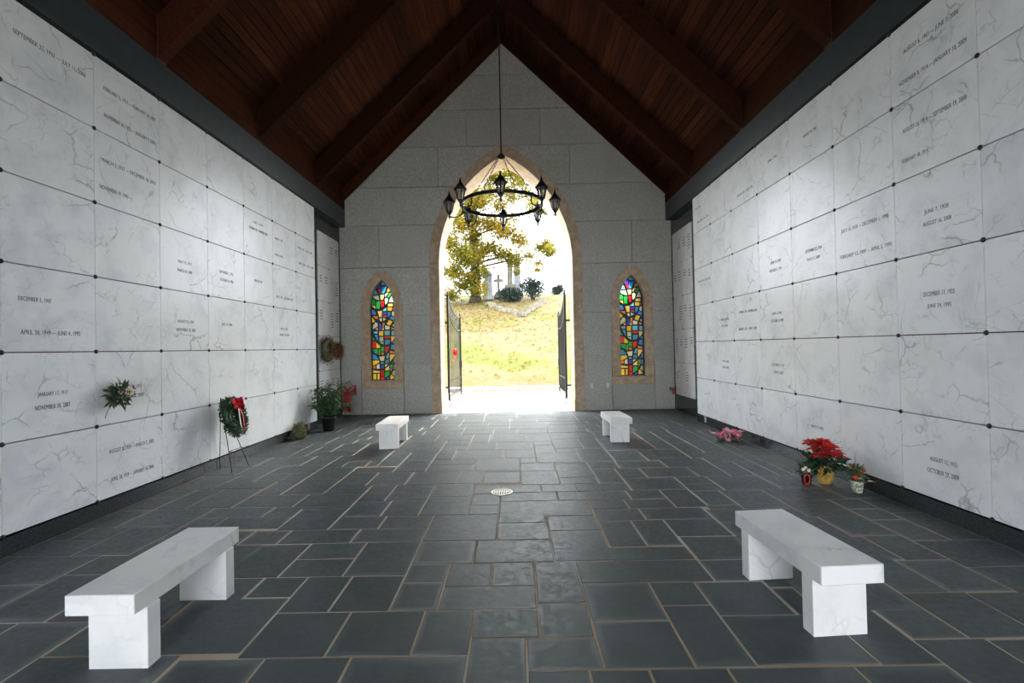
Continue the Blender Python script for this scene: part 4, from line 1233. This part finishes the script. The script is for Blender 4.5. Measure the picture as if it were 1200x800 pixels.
# pink flowers lying by the right wall
pk = empty('pink_flowers', (3.50, 7.78, 0))
cloud(70, (0,0,.035), (.20,.13,.03), .09, .025, 41, .8, .2).build('leaves', MAT['leaf_dark'], pk)
m = MB(); mp = MB(); rr = random.Random(42)
for k in range(44):
    c = Vector((max(-.22, min(.2, rr.gauss(0,.11))), rr.gauss(0,.10), rr.uniform(.04,.19)))
    ax = Vector((rr.gauss(0,.5), rr.gauss(0,.5)-.5, 1)).normalized(); u = ax.orthogonal().normalized(); w = ax.cross(u)
    for j in range(6):
        a = 2*PI*j/6; e = u*math.cos(a)+w*math.sin(a)
        (mp if k % 5 < 2 else m).leaf(c, e + ax*.45, ax, .060, .034, .12)
m.build('blossoms', MAT['pink'], pk); mp.build('pale_blossoms', plain('pale_pink_petal', (.78,.45,.48), .55, var=.25), pk)
m = MB()
for k in range(9):
    a = rr.uniform(-.6,.6); m.tube([(-.05,0,.02),(-.20*math.cos(a),.2*math.sin(a),.006)], .004, 5)
m.build('stems', MAT['leaf_mid'], pk)
thing(pk, 'bunch of pink flowers lying on the floor by the right wall', 'flowers')

# poinsettia in gold foil
pn = empty('potted_poinsettia', (3.525, 5.42, 0))
m = MB(); m.lathe([(0,0),(.062,0),(.068,.01),(.095,.155),(.098,.165),(.088,.165),(.084,.14),(0,.135)], 24); m.build('pot', MAT['gold'], pn)
m = MB(); rr = random.Random(51)
for k in range(26):
    a = 2*PI*k/26; m.leaf((.085*math.cos(a), .085*math.sin(a), .15), (math.cos(a)*.7, math.sin(a)*.7, .7+rr.uniform(-.3,.5)), (math.cos(a), math.sin(a), -.3), rr.uniform(.06,.11), .055)
m.build('foil_collar', MAT['gold'], pn)
cloud(170, (0,0,.25), (.17,.17,.09), .10, .05, 52, .8, -.1).build('leaves', MAT['leaf_dark'], pn)
m1 = MB(); m2 = MB()
heads = [(x*.85, y*.95, z) for x, y, z in [(0,0,.42), (-.12,.02,.39), (.12,-.02,.38), (.02,.13,.42), (-.05,-.13,.36), (.08,-.14,.34), (-.15,-.10,.34), (.14,.10,.40), (-.10,.15,.43), (.0,.05,.46), (-.02,-.06,.41), (.07,.06,.44), (-.08,.07,.44)]]
for i, h in enumerate(heads):
    hp = Vector(h); mm = m2 if i in (8, 9, 3) else m1
    for ring, (nn, L, el) in enumerate(((8,.108,.0),(7,.085,.35),(5,.05,.7))):
        for k in range(nn):
            a = 2*PI*(k+.3*ring)/nn + i
            mm.leaf(hp+Vector((0,0,.012*ring)), (math.cos(a), math.sin(a), el+rr.uniform(-.15,.1)), (0,0,1), L*rr.uniform(.85,1.15), L*.56, .12)
m1.build('bracts', MAT['bract'], pn); m2.build('top_bracts', MAT['bract_bright'], pn)
m = MB()
for h in heads:
    hp = Vector(h)
    m.tube([(0,0,.13), (hp.x*.6, hp.y*.6, hp.z*.7), tuple(hp)], .006, 5)
m.build('stems', MAT['leaf_mid'], pn)
m = MB()
for h in heads:
    for k in range(5): m.lathe([(0,-.006),(.006,0),(0,.006)], 6, (h[0]+.012*math.cos(k*1.26), h[1]+.012*math.sin(k*1.26), h[2]+.03))
m.build('flower_centres', MAT['leaf_olive'], pn)['kind'] = 'stuff'
thing(pn, 'red poinsettia in a gold foil pot by the right wall', 'plant')
# small decorated pot
wp = empty('patterned_pot_plant', (3.64, 5.08, 0))
def pattern_mat():
    m, nt, out = new_mat('white_pot_green_pattern'); v, r, tc = coords(nt)
    n = noise(nt, v, 26, 2); c = mixc(nt, ramp(nt, n.outputs[0], .50, .56), (.72,.70,.62), (.20,.30,.17)); princ(nt, out, c, .3); return m
m = MB(); m.lathe([(0,0),(.046,0),(.050,.008),(.062,.105),(.072,.112),(.072,.122),(.060,.122),(.056,.10),(0,.098)], 20); m.build('pot', pattern_mat(), wp)
cloud(90, (.0,.0,.20), (.07,.07,.08), .07, .022, 61, .9, .3).build('leaves', MAT['leaf_mid'], wp)
for p in ((-.05,-.05,.17), (.03,-.06,.25), (.05,.0,.19), (-.02,.02,.28)):
    m = MB(); m.lathe([(0,-.022),(.018,-.012),(.022,0),(.018,.012),(0,.022)], 10, p); m.build('ornament', MAT['bract_bright'], wp)
m = MB()
for a, h in ((.5,.30), (2.2,.27), (3.6,.29)): m.tube([(0,0,.10),(.05*math.cos(a),.05*math.sin(a),h)], .004, 5)
m.build('stems', MAT['leaf_mid'], wp)
m = MB(); m.leaf((-.06,-.06,.125), (-.5,-.8,.35), (0,0,1), .10, .06); m.leaf((.05,-.06,.125), (.9,-.3,.1), (0,0,1), .10, .05); m.leaf((-.05,-.05,.15), (.6,-.5,.2), (0,0,1), .08, .05)
m.build('ribbon', MAT['cream'], wp)
thing(wp, 'small white patterned pot with red ornaments beside the poinsettia', 'plant')
# small plant with a red ribbon loop
sp = empty('ribbon_pot_plant', (3.30, 5.40, 0))
m = MB(); m.lathe([(0,0),(.045,0),(.058,.10),(.064,.10),(.064,.112),(.052,.112),(.048,.09),(0,.088)], 18); m.build('pot', MAT['black_plastic'], sp)
cloud(120, (.02,.0,.16), (.07,.07,.07), .07, .025, 71, .9, .3).build('leaves', MAT['leaf_dark'], sp)
m = MB(); rr = random.Random(72)
for p in ((-.05,-.06,.20), (-.02,-.07,.175), (-.065,-.04,.18)):
    for k in range(6):
        a = k*1.05; m.leaf(p, (math.cos(a), -.4, math.sin(a)), (0,-1,0), .028, .02)
m.build('white_blossoms', MAT['cream'], sp)
m = MB(); pts = [(-.04+.032*math.cos(t), -.075, .075+.055*math.sin(t)) for t in [2*PI*k/14 for k in range(14)]]
m.tube(pts, .010, 6, closed=True); m.tube([(-.055,-.075,.02),(-.07,-.08,.004)], .009, 6); m.tube([(-.025,-.075,.02),(-.01,-.08,.004)], .009, 6)
m.build('ribbon_loop', MAT['berry'], sp)
thing(sp, 'small dark potted plant with a red ribbon loop left of the poinsettia', 'plant')

# ================================================================== OUTSIDE
m = MB(); m.box(-4.9+.0, 4.5, YB+.02, YE, -.30, -.004); struct(m.build('threshold', MAT['concrete']))
m = MB(); m.box(-45, 45, YE, 17.5, -.30, -.012); struct(m.build('forecourt', MAT['concrete']))
kb = struct(empty('kerb', (0, 17.5, 0)))
for k in range(-8, 8):
    m = MB(); m.box(.004, 1.796, 0, .16, -.1, .13); m.build('kerb_stone', MAT['kerb'], kb, bevel=.015, loc=(k*1.8+.55, 0, 0))
m = MB(); m.box(-45, 45, YF-30, YF-.8, -.3, -.012); struct(m.build('rear_forecourt', MAT['concrete']))
def hill_z(x, y):
    if y < 35: z = .15 + .289*(y-17.6)
    elif y < 41: t = y-35; z = 5.178 + .289*t - .289*t*t/12
    else: z = 6.045
    z += .10*math.sin(x*.35+y*.21)*min(1, max(0, (y-18)/6)) + .05*math.sin(x*1.3-y*.8)*min(1, max(0, (y-18)/6))
    return z
m = MB(); xs = [-60+2.0*i for i in range(61)]; ysg = [17.66+.9*i for i in range(60)]
v = [(x, y, hill_z(x, y)) for y in ysg for x in xs]; nx = len(xs)
m.add(v, [(j*nx+i, j*nx+i+1, (j+1)*nx+i+1, (j+1)*nx+i) for j in range(len(ysg)-1) for i in range(nx-1)], True)
lawn = struct(m.build('lawn', MAT['grass']))
# stray leaves lying in the grass
m = MB(); rr = random.Random(81)
for k in range(2600):
    y = 18 + 16*rr.random()**.8; x = rr.uniform(-8, 8)
    if rr.random() < .45: x = rr.gauss(-3.0, 2.2); y = rr.uniform(26, 34)
    s = rr.uniform(.08, .2)
    m.leaf((x, y, hill_z(x, y)+.02), (rr.gauss(0,1), rr.gauss(0,1), .2), (0,-.3,1), s, s*.6)
o = m.build('fallen_leaves', MAT['leaf_tree_amber'], lawn); o['kind'] = 'stuff'

# low rubble edging on the slope
se = empty('stone_edging', (.494, 29.2, 0))
m = MB(); rr = random.Random(91)
def course(p0, p1):
    p0 = Vector(p0); p1 = Vector(p1); L = (p1-p0).length; d = (p1-p0)/L; w = Vector((-d.y, d.x, 0))
    for lvl in range(2):
        t = 0
        while t < L:
            s = rr.uniform(.25, .55); c = p0 + d*(t+s/2)
            z = hill_z(c.x, c.y) - .22 + lvl*.20
            hx = s/2-.02; hy = rr.uniform(.14,.2); hz = rr.uniform(.10,.14)
            q = []
            for a, b, e in ((-1,-1,-1),(1,-1,-1),(1,1,-1),(-1,1,-1),(-1,-1,1),(1,-1,1),(1,1,1),(-1,1,1)):
                j = Vector((rr.uniform(-.03,.03), rr.uniform(-.03,.03), rr.uniform(-.02,.02)))
                pp = c + d*hx*a + w*hy*b + j; q.append((pp.x-.494, pp.y-29.2, z+.12+hz*e+j.z))
            m.add(q, [(0,3,2,1),(4,5,6,7),(0,1,5,4),(1,2,6,5),(2,3,7,6),(3,0,4,7)]); t += s
course((-1.9,33.3,0), (.494,29.3,0)); course((.494,29.3,0), (2.1,32.9,0))
o = m.build('rubble_stones', MAT['rubble'], se); o['kind'] = 'stuff'
thing(se, 'low pale rubble stone edging cornering on the grass slope', 'stone edging')

def monument(name, x, y, label, parts):
    root = empty(name, (x, y, hill_z(x, y)-.05))
    for nm, mat, fn in parts:
        m = MB(); fn(m); m.build(nm, MAT[mat], root, bevel=.02)
    return thing(root, label, 'monument')
def taper(m, w0, w1, z0, z1, d=1.0):
    m.add([(-w0,-w0*d,z0),(w0,-w0*d,z0),(w0,w0*d,z0),(-w0,w0*d,z0),(-w1,-w1*d,z1),(w1,-w1*d,z1),(w1,w1*d,z1),(-w1,w1*d,z1)],
          [(0,3,2,1),(4,5,6,7),(0,1,5,4),(1,2,6,5),(2,3,7,6),(3,0,4,7)])
monument('obelisk', -1.88, 34.9, 'pale square stone pillar with pointed cap next to the tree trunk', [
    ('plinth', 'monument', lambda m: m.box(-.38,.38,-.38,.38,0,.30)), ('shaft', 'monument', lambda m: taper(m, .33, .29, .30, 1.95)), ('cap', 'monument', lambda m: taper(m, .31, .05, 1.95, 2.25))])
monument('stone_cross', -1.14, 35.4, 'tan stone cross on a stepped base between the pillar and shrubs', [
    ('base', 'monument_tan', lambda m: (m.box(-.34,.34,-.34,.34,0,.25), m.box(-.28,.28,-.28,.28,.25,.50))), ('upright', 'monument_tan', lambda m: m.box(-.105,.105,-.10,.10,.50,1.80)), ('arms', 'monument_tan', lambda m: m.box(-.36,.36,-.095,.095,1.22,1.45))])
monument('tan_column', -.28, 38.2, 'tall tan stone column rising behind the left round shrub', [
    ('plinth', 'monument_tan', lambda m: m.box(-.45,.45,-.45,.45,0,.8)), ('shaft', 'monument_tan', lambda m: taper(m, .24, .21, .8, 3.1)), ('capital', 'monument_tan', lambda m: m.box(-.26,.26,-.26,.26,3.1,3.25))])
monument('white_column', .30, 39.0, 'tall white stone column rising behind the left round shrub', [
    ('plinth', 'monument', lambda m: m.box(-.5,.5,-.5,.5,0,.8)), ('shaft', 'monument', lambda m: taper(m, .30, .27, .8, 3.2)), ('capital', 'monument', lambda m: m.box(-.32,.32,-.32,.32,3.2,3.35))])
monument('far_obelisk', 5.0, 50, 'slim pale obelisk on the skyline near the right gate', [
    ('plinth', 'monument', lambda m: m.box(-.6,.6,-.6,.6,0,1.0)), ('shaft', 'monument', lambda m: taper(m, .34, .22, 1.0, 2.9)), ('cap', 'monument', lambda m: taper(m, .24, .04, 2.9, 3.3))])
monument('far_cross', 4.0, 48, 'small pale cross on the skyline left of the slim obelisk', [
    ('base', 'monument', lambda m: m.box(-.5,.5,-.4,.4,0,.7)), ('upright', 'monument', lambda m: m.box(-.12,.12,-.1,.1,.7,2.3)), ('arms', 'monument', lambda m: m.box(-.40,.40,-.095,.095,1.65,1.9))])

def shrub(x, y, rx, rz_, seed, label, cat='shrub', n=2600, L=.16, lift=0):
    root = empty('evergreen_shrub', (x, y, hill_z(x, y)-.05))
    m = MB(); rr = random.Random(seed)
    for k in range(7): m.tube([(rr.gauss(0,.1), rr.gauss(0,.1), 0), (rr.gauss(0,rx*.4), rr.gauss(0,rx*.4), rz_*1.2)], [.04,.015], 5)
    m.build('stems', MAT['bark'], root)
    mm = MB()
    for k in range(9):
        a = rr.uniform(0, 2*PI); q = rr.uniform(.25,.5)
        c = (rx*q*math.cos(a), rx*q*math.sin(a)*.8, rz_*rr.uniform(.6,1.4))
        cl = cloud(n//9, c, (rx*.58, rx*.5, rz_*.60), L, L*.55, seed*13+k, 1.0, .1)
        mm.add(cl.v, cl.f)
    mm.build('foliage', MAT['shrub_leaf'], root)
    return thing(root, label, cat)
shrub(-.26, 34.0, .95, .62, 101, 'low round dark evergreen shrub in front of the columns')
shrub(1.40, 34.3, .98, .90, 102, 'taller dark evergreen shrub right of the columns')
shrub(3.45, 37.5, .45, .40, 103, 'small green shrub on the crest by the right gate', n=700)

# ------------------------------------------------------------------ the big tree
tr = empty('autumn_tree', (-2.85, 34.4, hill_z(-2.85, 34.4)-.1))
tz = hill_z(-2.85, 34.4)-.1
m = MB()
trunk = [(0,0,0),(.05,0,.5),(.08,0,1.6),(.02,0,3.5),(-.05,0,6),(.05,0,9),(.2,0,12)]
m.tube(trunk, [.52,.40,.36,.33,.28,.2,.1], 12); m.build('trunk', MAT['bark'], tr)
rr = random.Random(111)
# where boughs carry leaves: x, z above the foot of the tree, spread, amount, amber share, depth offset
def at(px, py, y=34.0):
    d = fwd + right*((px-600)/550.0) - up*((py-400)/550.0)
    t = y/d.y; return (d.x*t + 2.85, y-34.4, EYE + d.z*t - tz)
BOUGHS = [(532,245,14,10,300,.45),(540,262,13,10,300,.4),(528,285,12,12,320,.3),(542,300,13,10,330,.3),(530,318,13,9,300,.25),(543,334,14,8,260,.2),(528,345,9,6,140,.2),
          (552,285,10,12,200,.3),(566,318,6,8,90,.2),(566,338,5,8,80,.2),(536,218,10,9,120,.3),
          (560,235,12,9,170,.5),(575,262,15,8,240,.8),(592,272,16,8,280,.85),(610,282,12,8,170,.6),(572,290,13,8,230,.35),(590,298,12,7,200,.25),(603,306,10,6,110,.2),(606,318,4,3,26,.2),
          (620,300,9,5,70,.15),(632,308,9,4,60,.1),(634,290,8,4,100,.1),(645,294,7,7,150,.1),(640,285,6,5,90,.1),(630,316,6,3,30,.1),
          (578,208,14,8,190,.35),(598,200,12,8,150,.35),(592,222,12,7,110,.3),(572,226,10,6,110,.4),(625,240,9,6,60,.3),(612,215,10,7,70,.3),(637,247,6,5,40,.25),(556,255,9,7,110,.5),(557,275,9,9,130,.4),(554,305,10,9,150,.3),(556,232,9,9,120,.4),(550,325,9,7,110,.25),(585,240,10,7,90,.4),(606,206,10,7,70,.3),(618,228,9,7,60,.3),(630,232,7,6,40,.3),(548,240,10,9,110,.35),(562,300,8,8,90,.3),(556,340,7,6,70,.2),(600,255,10,6,70,.5),(600,232,9,6,60,.3)]
mg = MB(); ma = MB(); mbr = MB()
for i, (px, py, rx, rz_, n, amb) in enumerate(BOUGHS):
    yy = 34.0 + rr.uniform(-2.0, 2.0)
    c = Vector(at(px, py, yy)); k = yy/550.0
    # bough from the trunk
    zt = max(2.4, min(11.0, c.z + rr.uniform(-1.6, .6))); fx = 0.0
    if i % 2 and c.x > 1.2: zt = c.z - rr.uniform(1.0, 2.0)
    mbr.tube([(fx,0,zt), (c.x*.5+rr.uniform(-.2,.2), c.y*.5, zt+(c.z-zt)*.3+.25), (c.x, c.y, c.z)], [.060,.035,.012], 6)
    n = int(n*(10.0 if py < 245 else 6.5))
    for j in range(n):
        p = Vector((rr.gauss(0,.5), rr.gauss(0,.5), rr.gauss(0,.5)))
        q = c + Vector((p.x*rx*k*1.15, p.y*1.1, p.z*rz_*k*1.15))
        s = rr.uniform(.09,.23)
        (ma if rr.random() < amb else mg).leaf(q, (rr.gauss(0,1), rr.gauss(0,1), rr.gauss(0,.5)-.2), (rr.gauss(0,1), rr.gauss(0,1), rr.gauss(0,1)), s, s*.5)
    for j in range(5):
        e = c + Vector((rr.gauss(0,.6)*rx*k, rr.gauss(0,.7), rr.gauss(0,.6)*rz_*k))
        mbr.tube([tuple(c), tuple((c+e)/2 + Vector((0,0,.1))), tuple(e)], [.018,.012,.005], 4)
mbr.build('branches', MAT['bark'], tr)
o = mg.build('green_leaves', MAT['leaf_tree_green'], tr); o['kind'] = 'stuff'
o = ma.build('amber_leaves', MAT['leaf_tree_amber'], tr); o['kind'] = 'stuff'
thing(tr, 'large autumn tree with yellow green leaves standing on the slope', 'tree')
